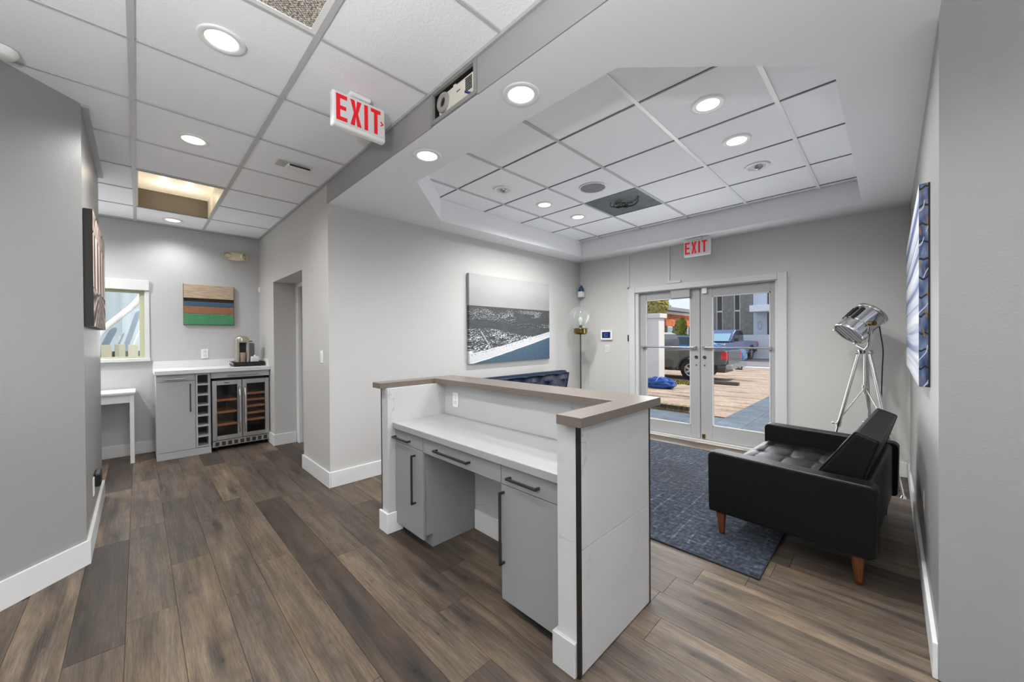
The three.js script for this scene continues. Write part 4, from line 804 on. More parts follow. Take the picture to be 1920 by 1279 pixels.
{ // chrome tripod spotlight lamp
  const t = thing('tripod_lamp', 'chrome studio spotlight on a tripod behind the black armchair', 'floor lamp', 0.16, 4.62, 0);
  const hub = new THREE.Vector3(0, 1.19, 0), C = MAT.chrome, X = (W, N, h) => new THREE.Vector3(0.16 - W, h, 4.62 - N);
  const feet = [X(0.44, 4.56, 0.012), X(-0.075, 4.40, 0.012), X(0.12, 4.93, 0.012)];
  feet.forEach((f) => {
    const top = hub.clone().add(f.clone().setY(0).normalize().multiplyScalar(0.042)).setY(1.16), mid = top.clone().lerp(f, 0.56);
    const leg = piece(t, 'leg', [bar(mid, top, 0.0135), bar(f.clone(), mid, 0.009)], C);
    piece(leg, 'clamp', [bar(mid.clone().lerp(top, 0.03), mid.clone().lerp(f, 0.06), 0.018), bar(mid.clone(), mid.clone().add(new THREE.Vector3(-0.035, 0, 0)), 0.004), move(ball(0.012), mid.x - 0.04, mid.y, mid.z)], C);
    piece(leg, 'foot', [bar(f.clone().setY(0), f.clone().setY(0.02), 0.02, 0.012)], C);
    piece(t, 'spreader', bar(new THREE.Vector3(0, 0.86, 0), top.clone().lerp(f, 0.52), 0.005), C);
  });
  piece(t, 'centre_post', [bar(new THREE.Vector3(0, 0.80, 0), new THREE.Vector3(0, 1.20, 0), 0.011)], C);
  piece(t, 'spreader_collar', move(cyl(0.022, 0.022, 0.03), 0, 0.865, 0), C);
  piece(t, 'hub', [move(cyl(0.05, 0.055, 0.03, 28), 0, 1.18, 0), ...feet.map((f) => { const d = f.clone().setY(0).normalize(); return bar(hub.clone().setY(1.17), hub.clone().add(d.multiplyScalar(0.065)).setY(1.17), 0.014); })], C);
  // head
  const axis = new THREE.Vector3(-0.5, -0.62, 0.38).normalize();         // pointing direction of the lens
  const side = new THREE.Vector3(0, 1, 0).cross(axis).normalize(), upv = side.clone().cross(axis).normalize();
  const head = piece(t, 'spot_housing', lathe([[0.118, 0.13], [0.128, 0.13], [0.128, 0.105], [0.122, 0.10], [0.118, -0.06], [0.116, -0.135], [0.108, -0.15], [0.0, -0.155]], 48), C);
  const Mx = new THREE.Matrix4().makeBasis(side, axis, upv.clone()), pos = new THREE.Vector3(-0.035, 1.43, -0.01);
  Mx.setPosition(pos);
  head.geometry.applyMatrix4(Mx); head.geometry.computeVertexNormals();
  const put = (parent, name, g, m) => { g = join(g); g.applyMatrix4(Mx); return piece(parent, name, g, m); };
  const fin = []; for (let k = 0; k < 5; k++) { const x = -0.088 + k * 0.044, hh = Math.sqrt(0.115 * 0.115 - x * x); fin.push(bx(x - 0.002, x + 0.002, 0.095, 0.125, -hh, hh)); }
  put(head, 'lens_glass', move(cyl(0.117, 0.117, 0.004, 40), 0, 0.085, 0), M(0xc9c9c9, 0.35)); put(head, 'lens_louvre', fin, M(0xc4c4c4, 0.4, { metalness: 0.3 }));
  put(head, 'reflector', [lathe([[0.116, 0.09], [0.09, 0.03], [0.05, -0.01], [0.0001, -0.02]], 40)], M(0x8d8d90, 0.4, { metalness: 0.6 }));
  put(head, 'rim_band', lathe([[0.119, -0.142], [0.126, -0.14], [0.126, -0.118], [0.119, -0.116]], 48), C); put(head, 'rim_band', lathe([[0.122, 0.03], [0.125, 0.028], [0.125, 0.02], [0.119, 0.018]], 48), C);
  const clips = []; for (let k = 0; k < 4; k++) { const a = k * Math.PI / 2 + 0.4, c = [0.133 * Math.cos(a), 0.133 * Math.sin(a)]; clips.push(move(new RoundedBoxGeometry(0.02, 0.05, 0.02, 2, 0.004), c[0], 0.11, c[1])); }
  put(head, 'clip', clips, C);
  const vs = []; for (let k = 0; k < 3; k++) { const a = -0.5 + k * 0.5; const g = new RoundedBoxGeometry(0.03, 0.13, 0.012, 2, 0.004); g.translate(0, -0.03, 0.122); g.rotateY(Math.PI + a); vs.push(g); }
  put(head, 'cooling_slot', vs, M(0x2e2e30, 0.4, { metalness: 0.6 }));
  // yoke: a strap from both sides of the drum down to the hub
  const a = pos.clone().addScaledVector(side, 0.142), b = pos.clone().addScaledVector(side, -0.142);
  const strap = (p) => { const low = new THREE.Vector3(p.x * 0.45, 1.235, p.z * 0.45); return [bar(p, low, 0.009), bar(low, new THREE.Vector3(0, 1.20, 0), 0.009)]; };
  piece(t, 'yoke', [...strap(a), ...strap(b)], C);
  for (const [p, s] of [[a, 1], [b, -1]]) piece(t, 'pivot_knob', [bar(p.clone().addScaledVector(side, -0.03 * s), p.clone().addScaledVector(side, 0.022 * s), 0.02), bar(p.clone().addScaledVector(side, 0.022 * s), p.clone().addScaledVector(side, 0.028 * s), 0.014)], MAT.brass);
  piece(t, 'bracket_plate', [(() => { const g = new RoundedBoxGeometry(0.004, 0.07, 0.045, 2, 0.001); g.translate(-0.118, -0.16, -0.02); g.applyMatrix4(Mx); return g; })()], C);
  piece(t, 'power_cord', tube([pos.clone().addScaledVector(axis, -0.15).add(new THREE.Vector3(0.03, -0.02, 0)), new THREE.Vector3(0.10, 1.34, 0.0), new THREE.Vector3(0.115, 1.2, 0.01), new THREE.Vector3(0.11, 1.02, 0.0), new THREE.Vector3(0.105, 0.7, -0.06), new THREE.Vector3(0.12, 0.3, -0.1), new THREE.Vector3(0.13, 0.03, -0.05), new THREE.Vector3(0.10, 0.008, 0.02), new THREE.Vector3(0.19, 0.008, 0.06), new THREE.Vector3(0.23, 0.008, 0.0), new THREE.Vector3(0.15, 0.008, -0.06)], 0.0045, 120, 8), MAT.black);
}

// ---------------------------------------------------------------- pictures
function printUV(g, f) { const uv = g.attributes.uv, p = g.attributes.position; for (let i = 0; i < uv.count; i++) uv.setXY(i, ...f(-p.getX(i), -p.getZ(i), p.getY(i))); return g; }
{ // aerial coast on the bay wall
  const n0 = 2.755, n1 = 4.225, h0 = 1.025, h1 = 2.095;
  const tx = tex(1400, 1024, (u, v) => {                                 // v up
    const hz = 0.645, grainy = (s, a) => nz(u * s, v * s * 1.6, a);
    const coast = 0.115 + 0.25 * Math.pow(u, 1.15) + 0.008 * nz(u * 8, 3), beachW = 0.115 - 0.045 * u;
    if (v > hz) { const k = 0.66 + 0.06 * fbm(u * 2, v * 3, 4) - 0.08 * step(0.95, hz, v); return [k, k * 0.99, k * 0.985]; }
    const sea = coast - beachW;
    if (v < sea - 0.004) { const d = (sea - v) / 0.25; const f = 0.05 * nz(u * 40, v * 90, 2); return [0.22 - 0.05 * d + f, 0.33 - 0.05 * d + f, 0.40 - 0.03 * d + f]; }
    if (v < sea + 0.006) return [0.86, 0.89, 0.90];
    if (v < coast) { const k = 0.77 - 0.05 * nz(u * 60, v * 60) - (Math.abs(v - coast + 0.02) < 0.004 && nz(u * 60, 1) > 0.15 ? 0.4 : 0); return [k, k, k * 1.01]; }
    const persp = 1 / (0.06 + (hz - v) * 1.5), X = (u - 0.4) * persp, Y = persp;
    const river = Math.abs(v - (0.44 - 0.09 * u + 0.02 * Math.sin(u * 7))) < 0.045 + 0.03 * u * (1 - u) || (u > 0.55 && Math.abs(v - (0.50 + 0.02 * nz(u * 6, 4))) < 0.03 + 0.03 * (u - 0.55)) || (v > 0.5 && v < 0.58 && u > 0.42 && u < 0.78 && nz(u * 7, v * 24, 6) > 0.02);
    if (river) { const k = 0.24 + 0.05 * nz(u * 12, v * 40, 9); return [k * 0.9, k * 1.02, k * 1.03]; }
    let k = 0.26 + 0.16 * nz(X * 6, Y * 8, 3) + 0.10 * nz(u * 90, v * 120, 41);
    const blocks = nz(X * 26 + 2 * nz(X * 3, Y * 3), Y * 40, 12) + 0.8 * nz(u * 70, v * 110, 15) + 0.35 * nz(X * 5, Y * 9, 44);
    const dens = step(-0.15, 0.3, fbm(u * 4, v * 6, 22)) * 0.7 + 0.35;
    k += 0.68 * step(0.22, 0.42, blocks * dens + (v < 0.40 ? 0.17 : 0.08)); k -= 0.1 * step(0.1, 0.4, nz(X * 10, Y * 12, 30));
    if (v > 0.60) k = mix(k, 0.26, step(0.60, 0.645, v));
    const st = Math.abs((u - 0.10) - (0.40 - v) * 0.55); if (v < 0.36 && st < 0.006) k = 0.75;
    return [k * 0.88, k * 0.9, k * 0.91];
  });
  const t = thing('canvas_print', 'large canvas print of a grey aerial coastline and beach over the sofa', 'picture', WB - 0.02, 3.49, h0);
  const g = B(WB - 0.042, WB - 0.002, n0, n1, h0, h1, 0.003);
  part(t, 'canvas', printUV(g, (W, N, h) => [clamp((N - n0) / (n1 - n0), 0.003, 0.997), clamp((h - h0) / (h1 - h0), 0.003, 0.997)]), M(0xffffff, 0.6, { map: tx }));
}
{ // striped blue abstract on the right wall
  const n0 = 2.60, n1 = 4.50, h0 = 1.08, h1 = 2.03;
  const tx = tex(1024, 1024, (u, v) => {
    const y = v + 0.012 * nz(u * 2, v * 6, 2), b = nz(0.25 * u, y * 13, 3) + 0.6 * nz(u * 0.6, y * 38, 7);
    let c = [0.64, 0.66, 0.71]; const d = step(0.05, 0.5, b); c = [mix(c[0], 0.30, d), mix(c[1], 0.36, d), mix(c[2], 0.50, d)];
    const w = step(0.05, 0.4, -b); c = c.map((x) => mix(x, 0.78, w * 0.8));
    return c;
  });
  const sx = tex(128, 1024, (u, v) => {
    const k = nz(u * 2, v * 13, 3) + 0.4 * nz(u * 6, v * 30, 5); let c = [0.36 + 0.28 * k, 0.43 + 0.27 * k, 0.57 + 0.24 * k];
    const band = (v * 11.3 + 0.25 * nz(u * 2, v * 5)) % 1; if (band < 0.11) c = [0.07, 0.07, 0.10];
    const o = step(0.22, 0.45, nz(u * 3 + 3, v * 15, 20)); c = [mix(c[0], 0.66, o * 0.8), mix(c[1], 0.47, o * 0.8), mix(c[2], 0.28, o * 0.8)];
    const wv = Math.abs(((u * (1.2 + nz(v * 7, 2)) + v * 9 + 0.6 * nz(v * 9, u)) % 1.7) - 0.5); if (wv < 0.07 && nz(v * 11, 9) > -0.1) c = [0.78, 0.82, 0.90];
    return c;
  });
  const t = thing('canvas_print', 'large blue and white streaked abstract canvas on the right wall by the armchair', 'picture', WE + 0.02, 3.55, h0);
  part(t, 'canvas', printUV(B(WE + 0.002, WE + 0.036, n0 + 0.002, n1, h0, h1, 0.002), (W, N, h) => [(N - n0) / (n1 - n0), (h - h0) / (h1 - h0)]), M(0xffffff, 0.5, { map: tx }));
  part(t, 'canvas_edge', printUV(B(WE + 0.006, WE + 0.0355, n0, n0 + 0.003, h0 + 0.001, h1 - 0.001), (W, N, h) => [(W - WE) / 0.04, (h - h0) / (h1 - h0)]), M(0xffffff, 0.5, { map: sx }));
  part(t, 'stretcher_back', B(WE + 0.0005, WE + 0.006, n0 - 0.001, n1, h0, h1), M(0x2a2420, 0.7));
}
{ // sepia columns on the left wall, seen from the end
  const w0 = 3.375, w1 = 4.47, h0 = 1.41, h1 = 2.115, d = 0.042;
  const tx = tex(512, 512, (u, v) => {
    const warm = [0.99, 0.89, 0.83]; let k = 0.92 + 0.25 * nz(u * 3, v * 3, 5);
    const col = Math.abs(((u * 4.2 + 0.2) % 1) - 0.5); k *= v > 0.34 && v < 0.8 ? mix(0.35, 1.1, step(0.1, 0.3, col)) : 1;
    if (v <= 0.34) { const a = Math.atan2(v - 0.34, u - 0.5); k *= 0.65 + 0.4 * Math.sin(a * 22 + 2 * nz(u * 6, v * 6)); k *= 0.85 + 0.4 * nz(u * 22, v * 22, 8); }
    if (v >= 0.8) { k *= Math.abs(v - 0.8 - 0.2 * Math.abs(Math.sin(u * 6))) < 0.012 ? 0.3 : 0.9; k *= 0.9 + 0.35 * nz(u * 14, v * 10, 3); }
    return warm.map((x) => x * k);
  });
  const t = thing('canvas_print', 'sepia canvas print of tall pale columns, seen edge on at left', 'picture', 3.92, NL + 0.02, h0);
  part(t, 'canvas', printUV(B(w0 + 0.003, w1, NL + 0.002, NL + d, h0, h1, 0.003), (W, N, h) => [(W - w0) / (w1 - w0), (h - h0) / (h1 - h0)]), M(0xffffff, 0.6, { map: tx }));
  part(t, 'canvas_edge', B(w0, w0 + 0.004, NL + 0.002, NL + d - 0.002, h0 + 0.001, h1 - 0.001), M(0x24221f, 0.6), 'black canvas edge');
}

// ---------------------------------------------------------------- outside
const GY = -0.03;                                                          // outdoor ground level
{
  const conc = tex(1024, 1024, (u, v) => {
    const k = 0.86 + 0.22 * fbm(u * 5, v * 5, 3) + 0.12 * nz(u * 60, v * 60) - 0.30 * step(0.12, 0.45, fbm(u * 3 + 2, v * 9, 9)) - 0.18 * step(0.2, 0.4, nz(u * 2, v * 16, 14));
    return [0.80 * k, 0.715 * k, 0.635 * k];
  });
  const pav = tex(512, 512, (u, v) => { const k = 0.85 + 0.25 * fbm(u * 5, v * 5, 6) + 0.1 * nz(u * 40, v * 40); return [0.47 * k, 0.535 * k, 0.60 * k]; });
  const asph = tex(512, 512, (u, v) => { const k = 0.9 + 0.15 * fbm(u * 4, v * 4, 6) + 0.12 * nz(u * 70, v * 70); return [0.56 * k, 0.565 * k, 0.58 * k]; });
  struct('ground', B(-40, 60, NE + 0.2, 60, GY - 0.2, GY - 0.03), M(new THREE.Color(0x9c8f7c), 0.9));
  struct('street', B(-40, 40, 18.6, 26.4, GY - 0.1, GY - 0.012), M(0xffffff, 0.9, { map: repeated(asph, 0.25, 0.25) }));
  single('road_line', B(-14, 14, 19.2, 19.75, GY - 0.012, GY - 0.006), M(0xdfe1e2, 0.8), 'long pale painted line across the street beyond the parking lot', 'road marking');
  struct('parking_lot', slab([[1.95, 7.0], [14, 7.0], [14, 18.6], [-14, 18.6], [-14, 13.2], [1.95, 13.2]], GY - 0.1, GY), M(0xffffff, 0.9, { map: repeated(conc, 0.22, 0.22) }));
  const walk = structGroup('walkway', 0, 6, GY);
  const pm = [0.9, 1, 1.08].map((k) => M(new THREE.Color(k, k, k), 0.75, { map: repeated(pav, 0.7, 0.7) }));
  const paver = (w0, w1, n0, n1) => part(walk, 'paver', B(w0 + 0.003, w1 - 0.003, n0 + 0.003, n1 - 0.003, GY - 0.04, GY, 0.003, 1), pm[Math.floor(rnd() * 3)]);
  for (let i = 0; i < 14; i++) for (let j = 0; j < 2; j++) paver(-0.45 + i * 0.4, -0.05 + i * 0.4, 5.28 + j * 0.8, 6.08 + j * 0.8);
  for (let i = 0; i < 6; i++) for (let j = 0; j < 8; j++) paver(-0.45 + i * 0.4, -0.05 + i * 0.4, 6.88 + j * 0.8, 7.68 + j * 0.8);
  const cs = tex(256, 64, (u, v) => { const k = 0.8 + 0.4 * nz(u * 20, v * 6) ; return v > 0.8 ? [0.66 * k, 0.6 * k, 0.45 * k] : [0.40 * k, 0.36 * k, 0.27 * k]; });
  single('kerb', B(2.55, 4.9, 6.98, 7.16, GY, GY + 0.10, 0.015, 3), M(0xffffff, 0.95, { map: repeated(cs, 1, 1) }), 'mossy raised concrete kerb at the edge of the parking lot', 'kerb');
  struct('canopy', B(-0.6, 4.2, NE + 0.2, NE + 1.17, 2.55, 2.68), MAT.whitePaint);
}
{ // white boundary pillar with a cap
  const t = thing('white_pillar', 'white stucco wall end with a flat cap beside the parked grey truck', 'wall', 5.6, 11.2, GY);
  part(t, 'pillar_body', B(4.86, 6.4, 11.0, 11.4, GY, 1.90, 0.01), MAT.whitePaint);
  part(t, 'pillar_cap', B(4.80, 6.46, 10.94, 11.46, 1.90, 2.04, 0.02), MAT.whitePaint);
}
{ // tarp bundle by the pillar
  const g = mergeVertices(new THREE.IcosahedronGeometry(1, 12)), p = g.attributes.position;
  for (let i = 0; i < p.count; i++) { const x = p.getX(i), y = p.getY(i), z = p.getZ(i), k = 1 + 0.22 * nz(x * 2.3, y * 2.3, z * 2.3) + 0.08 * nz(x * 7, y * 7, z * 7); p.setXYZ(i, x * k * 0.42, Math.max(0, 0.13 + y * k * 0.16), z * k * 0.22); }
  g.deleteAttribute('uv'); g.computeVertexNormals();
  const t = thing('tarp_bundle', 'crumpled blue tarpaulin bundle on the ground by the white pillar', 'tarpaulin', 4.35, 9.9, GY);
  piece(t, 'tarp', uvM(clean(g)), M(0x1f4f9a, 0.45));
  piece(t, 'tie_cord', tube([0, 1, 2, 3, 4, 5, 6].map((k) => new THREE.Vector3(-0.02 + 0.03 * Math.sin(k), 0.155 + 0.15 * Math.sin(k / 6 * Math.PI * 2), 0.22 * Math.cos(k / 6 * Math.PI * 2))), 0.012, 40, 6), M(0x8fb0d8, 0.6));
}
{
  const g = []; for (let k = 0; k < 5; k++) g.push(tube([0, 1, 2, 3, 4].map((q) => V(4.62 + 0.1 * nz(k, q) + 0.04 * k, 9.2 + 0.1 * nz(q, k + 4), GY + 0.02 + q * 0.12 + 0.05 * nz(k * 3, q))), 0.014, 24, 6));
  single('cable_heap', g, M(0xcfcdc4, 0.6), 'tangle of white hoses standing by the left door edge outside', 'hose').userData.kind = 'stuff';
}
// vehicles: built along local +x (nose), z towards the driver's far side, wheels on y = 0
function wheel(parent, x, z, r, w, s) {
  const g = lathe([[r * 0.62, -w / 2], [r * 0.96, -w / 2], [r, -w / 2 + 0.03], [r, w / 2 - 0.03], [r * 0.96, w / 2], [r * 0.62, w / 2]], 36); g.rotateX(Math.PI / 2);
  const m = piece(parent, 'wheel', move(g, x, r, z), M(0x161616, 0.85), 'black tyre');
  const rim = [(() => { const q = lathe([[0, 0.02], [0.05, 0.02], [0.06, 0], [0.06, -0.03], [r * 0.5, -0.03], [r * 0.63, 0.01], [r * 0.66, -0.02]], 32); q.rotateX(s * Math.PI / 2); return move(q, x, r, z + s * w * 0.42); })()];
  for (let k = 0; k < 6; k++) { const a = k * Math.PI / 3, q = bx(-0.035, 0.035, 0.04, r * 0.62, -0.012, 0.012, 0.008); q.rotateZ(a); rim.push(move(q, x, r, z + s * (w * 0.42 + 0.012))); }
  piece(m, 'rim', rim, MAT.steel);
  piece(m, 'rim_well', (() => { const q = cyl(r * 0.6, r * 0.6, 0.02, 28); q.rotateX(Math.PI / 2); return move(q, x, r, z + s * w * 0.30); })(), MAT.black);
}
function pickup(label, W, N, yaw, paint, glassTint) {
  const t = thing('pickup_truck', label, 'pickup truck', W, N, GY - 0.0); t.rotation.y = yaw;
  const r = 0.38, xr = 0, xf = 3.45, hw = 0.93;                           // rear axle at x = 0
  const arch = (cx, R, y0) => { const a = []; for (let k = 0; k <= 10; k++) { const th = Math.PI - k / 10 * Math.PI; a.push([cx + R * Math.cos(th), Math.max(y0, r + R * Math.sin(th))]); } return a; };
  const side = [[-1.12, 0.62], [-1.16, 0.72], [-1.16, 1.06], [-1.12, 1.10], [1.02, 1.10], [1.02, 1.12], [2.62, 1.10], [3.0, 1.08], [4.22, 1.0], [4.36, 0.9], [4.38, 0.56], [4.2, 0.46], ...arch(xf, 0.47, 0.46).reverse(), [xf - 0.5, 0.42], [0.52, 0.42], ...arch(xr, 0.47, 0.5).reverse(), [-0.55, 0.56]];
  const body = piece(t, 'body', move(extrude(side, hw * 2, 0.035, [], 3), 0, 0, -hw), paint);
  const cabS = [[1.04, 1.09], [1.10, 1.50], [1.2, 1.70], [1.42, 1.78], [2.35, 1.76], [2.75, 1.52], [3.18, 1.10]];
  piece(t, 'cab', move(extrude(cabS, (hw - 0.1) * 2, 0.05, [], 3), 0, 0, -(hw - 0.1)), paint);
  const win = M(glassTint, 0.08);
  for (const s of [-1, 1]) {
    const z = s * (hw - 0.1);
    for (const q of [[[1.2, 1.16], [1.24, 1.50], [1.36, 1.66], [1.95, 1.68], [1.95, 1.16]], [[2.02, 1.16], [2.02, 1.68], [2.32, 1.67], [2.66, 1.48], [2.92, 1.16]]]) piece(t, 'side_window', move(extrude(q, 0.012, 0.002), 0, 0, z - 0.006 + s * 0.004), win);
    for (const [x0, x1] of [[1.10, 1.98], [1.99, 2.95]]) { const d = piece(t, 'door_panel', bx(x0, x1, 0.50, 1.085, s * hw - 0.004, s * hw + 0.008, 0.006), paint); piece(d, 'door_handle', bx(x0 + 0.08, x0 + 0.26, 0.93, 0.96, s * hw + 0.008, s * hw + 0.03, 0.008), MAT.black); }
    piece(t, 'wheel_arch', (() => { const q = []; for (const cx of [xr, xf]) { const pts = []; for (let k = 0; k <= 14; k++) { const th = k / 14 * Math.PI; pts.push(new THREE.Vector3(cx + 0.47 * Math.cos(th), r + 0.47 * Math.sin(th), s * (hw - 0.0))); } q.push(tube(pts, 0.03, 30, 8)); } return q; })(), M(0x2a2a2a, 0.6));
    piece(t, 'tail_light', bx(-1.175, -1.0, 0.78, 1.05, s * (hw - 0.16), s * (hw + 0.012), 0.02), M(0xc8141a, 0.25));
    piece(t, 'head_light', bx(4.2, 4.385, 0.80, 0.96, s * (hw - 0.34), s * (hw - 0.0), 0.03), M(0xdfe4e6, 0.1));
    piece(t, 'mirror', bx(2.72, 2.86, 1.12, 1.28, s * (hw - 0.04), s * (hw + 0.18), 0.03), MAT.black);
    piece(t, 'sill', bx(0.55, xf - 0.52, 0.34, 0.44, s * (hw - 0.12), s * (hw - 0.02), 0.02), MAT.black);
    wheel(t, xr, s * (hw - 0.13), r, 0.25, s); wheel(t, xf, s * (hw - 0.13), r, 0.25, s);
  }
  piece(t, 'windscreen', (() => { const g = bx(-0.30, 0.30, -0.006, 0.006, -(hw - 0.2), hw - 0.2, 0.004); g.rotateZ(-0.775); return move(g, 2.975, 1.335, 0); })(), M(0x9fc4d8, 0.06));
  piece(t, 'rear_window', (() => { const g = bx(-0.16, 0.16, -0.006, 0.006, -(hw - 0.28), hw - 0.28, 0.004); g.rotateZ(1.35); return move(g, 1.085, 1.36, 0); })(), win);
  piece(t, 'bed_liner', bx(-1.06, 0.98, 1.085, 1.108, -(hw - 0.08), hw - 0.08, 0.01), MAT.black);
  piece(t, 'tailgate', bx(-1.18, -1.15, 0.64, 1.08, -(hw - 0.18), hw - 0.18, 0.01), paint);
  piece(t, 'rear_bumper', bx(-1.34, -1.14, 0.46, 0.62, -(hw - 0.02), hw - 0.02, 0.03, 3), MAT.steel);
  piece(t, 'tow_hitch', [bx(-1.42, -1.2, 0.40, 0.46, -0.05, 0.05, 0.01), move(ball(0.03), -1.40, 0.49, 0)], MAT.black);
  piece(t, 'front_bumper', bx(4.3, 4.46, 0.42, 0.66, -(hw - 0.03), hw - 0.03, 0.04, 3), MAT.steel);
  piece(t, 'grille', bx(4.36, 4.40, 0.68, 0.94, -(hw - 0.36), hw - 0.36, 0.01), MAT.black);
  piece(t, 'chassis', bx(-1.0, 4.1, 0.30, 0.46, -0.5, 0.5, 0.02), MAT.black);
  return t;
}
pickup('dark grey pickup truck parked sideways close to the glass doors', 4.40, 13.05, Math.PI, PH(0x4a4a46, 0.3, { clearcoat: 1, clearcoatRoughness: 0.08, metalness: 0.4 }), 0x15181c).scale.setScalar(0.86);
pickup('silver blue pickup truck parked facing the building near the grey facade', 6.75, 26.0, -Math.PI / 2 - 0.06, PH(0x5a6a9c, 0.25, { clearcoat: 1, clearcoatRoughness: 0.06, metalness: 0.5 }), 0x1b2026);  // paint made bluer to carry the blue reflection on the hood
single('shadow_bar', B(2.95, 3.75, 11.7, 11.86, GY, GY + 0.09, 0.02, 3), M(0x4d4437, 0.9), 'dark bar on the lot painted as the shadow under the grey truck tail', 'painted shadow');  // dark bar standing in for the shadow under the truck tail
{ // blue car behind the grey truck
  const t = thing('sedan_car', 'blue sedan behind the grey pickup truck bed', 'car', 8.3, 19.6, GY); t.rotation.y = 0.15;
  const paint = PH(0x1c78b8, 0.25, { clearcoat: 1, clearcoatRoughness: 0.05 }), hw = 0.88, r = 0.33;
  const arch = (cx) => { const a = []; for (let k = 0; k <= 8; k++) { const th = k / 8 * Math.PI; a.push([cx + 0.4 * Math.cos(th), r + 0.4 * Math.sin(th)]); } return a; };
  piece(t, 'body', move(extrude([[-0.95, 0.4], [-0.98, 0.82], [-0.3, 0.96], [2.3, 0.98], [3.4, 0.84], [3.55, 0.62], [3.5, 0.35], ...arch(2.7), [0.5, 0.26], ...arch(0)], hw * 2, 0.04, [], 3), 0, 0, -hw), paint);
  piece(t, 'cabin', move(extrude([[-0.25, 0.94], [0.3, 1.36], [0.7, 1.43], [1.5, 1.42], [2.35, 0.96]], (hw - 0.12) * 2, 0.06, [], 3), 0, 0, -(hw - 0.12)), paint);
  for (const s of [-1, 1]) { piece(t, 'side_window', move(extrude([[0.0, 1.0], [0.38, 1.32], [0.72, 1.37], [1.46, 1.36], [2.05, 1.0]], 0.012, 0.002), 0, 0, s * (hw - 0.114) - 0.006), M(0x39515e, 0.06)); wheel(t, 0, s * (hw - 0.1), r, 0.2, s); wheel(t, 2.7, s * (hw - 0.1), r, 0.2, s); piece(t, 'tail_light', bx(-0.99, -0.9, 0.66, 0.82, s * (hw - 0.3), s * (hw - 0.03), 0.02), M(0xb01318, 0.3)); }
  piece(t, 'windscreen', (() => { const g = bx(-0.42, 0.42, -0.006, 0.006, -(hw - 0.2), hw - 0.2); g.rotateZ(-0.5); return move(g, 1.95, 1.20, 0); })(), M(0x78b0c8, 0.05));
  piece(t, 'bumper', [bx(3.42, 3.58, 0.3, 0.55, -(hw - 0.04), hw - 0.04, 0.04)], paint);
}
{ // grass strip in front of the truck
  const pos = [], nor = []; let n = 0;
  for (let k = 0; k < 5200; k++) {
    const w = rr(3.85, 4.72), nn = 11.4 + 0.9 * (rnd() - 0.5) + 0.3 * nz(w * 2, 4), h = rr(0.02, 0.07), a = rr(0, 6.28), dx = 0.008 * Math.cos(a), dz = 0.008 * Math.sin(a), lx = rr(-0.03, 0.03), lz = rr(-0.03, 0.03);
    if (nz(w * 3, nn * 3, 7) < -0.12) continue;
    pos.push(-w - dx, GY, -nn - dz, -w + dx, GY, -nn + dz, -w + lx, GY + h, -nn + lz); for (let q = 0; q < 3; q++) nor.push(0, 1, 0);
  }
  const g = new THREE.BufferGeometry(); g.setAttribute('position', new THREE.Float32BufferAttribute(pos, 3)); g.setAttribute('normal', new THREE.Float32BufferAttribute(nor, 3)); g.setAttribute('uv', new THREE.Float32BufferAttribute(new Array(pos.length / 3 * 2).fill(0), 2));
  single('grass_strip', g, M(0x8a8a3a, 0.9, { side: THREE.DoubleSide }), 'thin yellowish grass strip on the lot below the grey truck', 'grass').userData.kind = 'stuff';
}
// foliage: leaf cards scattered in ellipsoids
function leaves(blobs, count, size) {
  const pos = [], nor = [], v = new THREE.Vector3(), a = new THREE.Vector3(), b = new THREE.Vector3();
  for (let k = 0; k < count; k++) {
    const [cx, cy, cz, rx, ry, rz] = blobs[Math.floor(rnd() * blobs.length)];
    do v.set(rr(-1, 1), rr(-1, 1), rr(-1, 1)); while (v.length() > 1 || v.length() < 0.55);
    const o = v.clone(); v.set(cx + v.x * rx, cy + v.y * ry, cz + v.z * rz);
    const nn = o.normalize().add(new THREE.Vector3(rr(-0.7, 0.7), rr(-0.3, 0.9), rr(-0.7, 0.7))).normalize();
    a.set(rr(-1, 1), rr(-1, 1), rr(-1, 1)).cross(nn).normalize(); b.crossVectors(nn, a);
    const s = size * rr(0.6, 1.2);
    for (const [p, q] of [[-0.5, 0], [0, -0.28], [0.5, 0], [-0.5, 0], [0.5, 0], [0, 0.28]]) { pos.push(v.x + s * (a.x * p + b.x * q), v.y + s * (a.y * p + b.y * q), v.z + s * (a.z * p + b.z * q)); nor.push(nn.x, nn.y, nn.z); }
  }
  const g = new THREE.BufferGeometry(); g.setAttribute('position', new THREE.Float32BufferAttribute(pos, 3)); g.setAttribute('normal', new THREE.Float32BufferAttribute(nor, 3)); g.setAttribute('uv', new THREE.Float32BufferAttribute(new Array(pos.length / 3 * 2).fill(0), 2));
  return g;
}
const leafM = (c) => PH(c, 0.8, { side: THREE.DoubleSide, transmission: 0.35, thickness: 0 });
function plant(name, label, category, W, N, blobs, count, size, color, trunkH, trunkR) {
  const t = thing(name, label, category, W, N, GY);
  piece(t, 'foliage', leaves(blobs, count, size), leafM(color));
  piece(t, 'trunk', [bar(new THREE.Vector3(0, 0, 0), new THREE.Vector3(0.1, trunkH, 0), trunkR, trunkR * 0.6), bar(new THREE.Vector3(0.05, trunkH * 0.6, 0), new THREE.Vector3(-0.4, trunkH * 1.2, 0.2), trunkR * 0.5, trunkR * 0.3), bar(new THREE.Vector3(0.05, trunkH * 0.55, 0), new THREE.Vector3(0.5, trunkH * 1.25, -0.2), trunkR * 0.5, trunkR * 0.3)], M(0x5b4a38, 0.9));
}
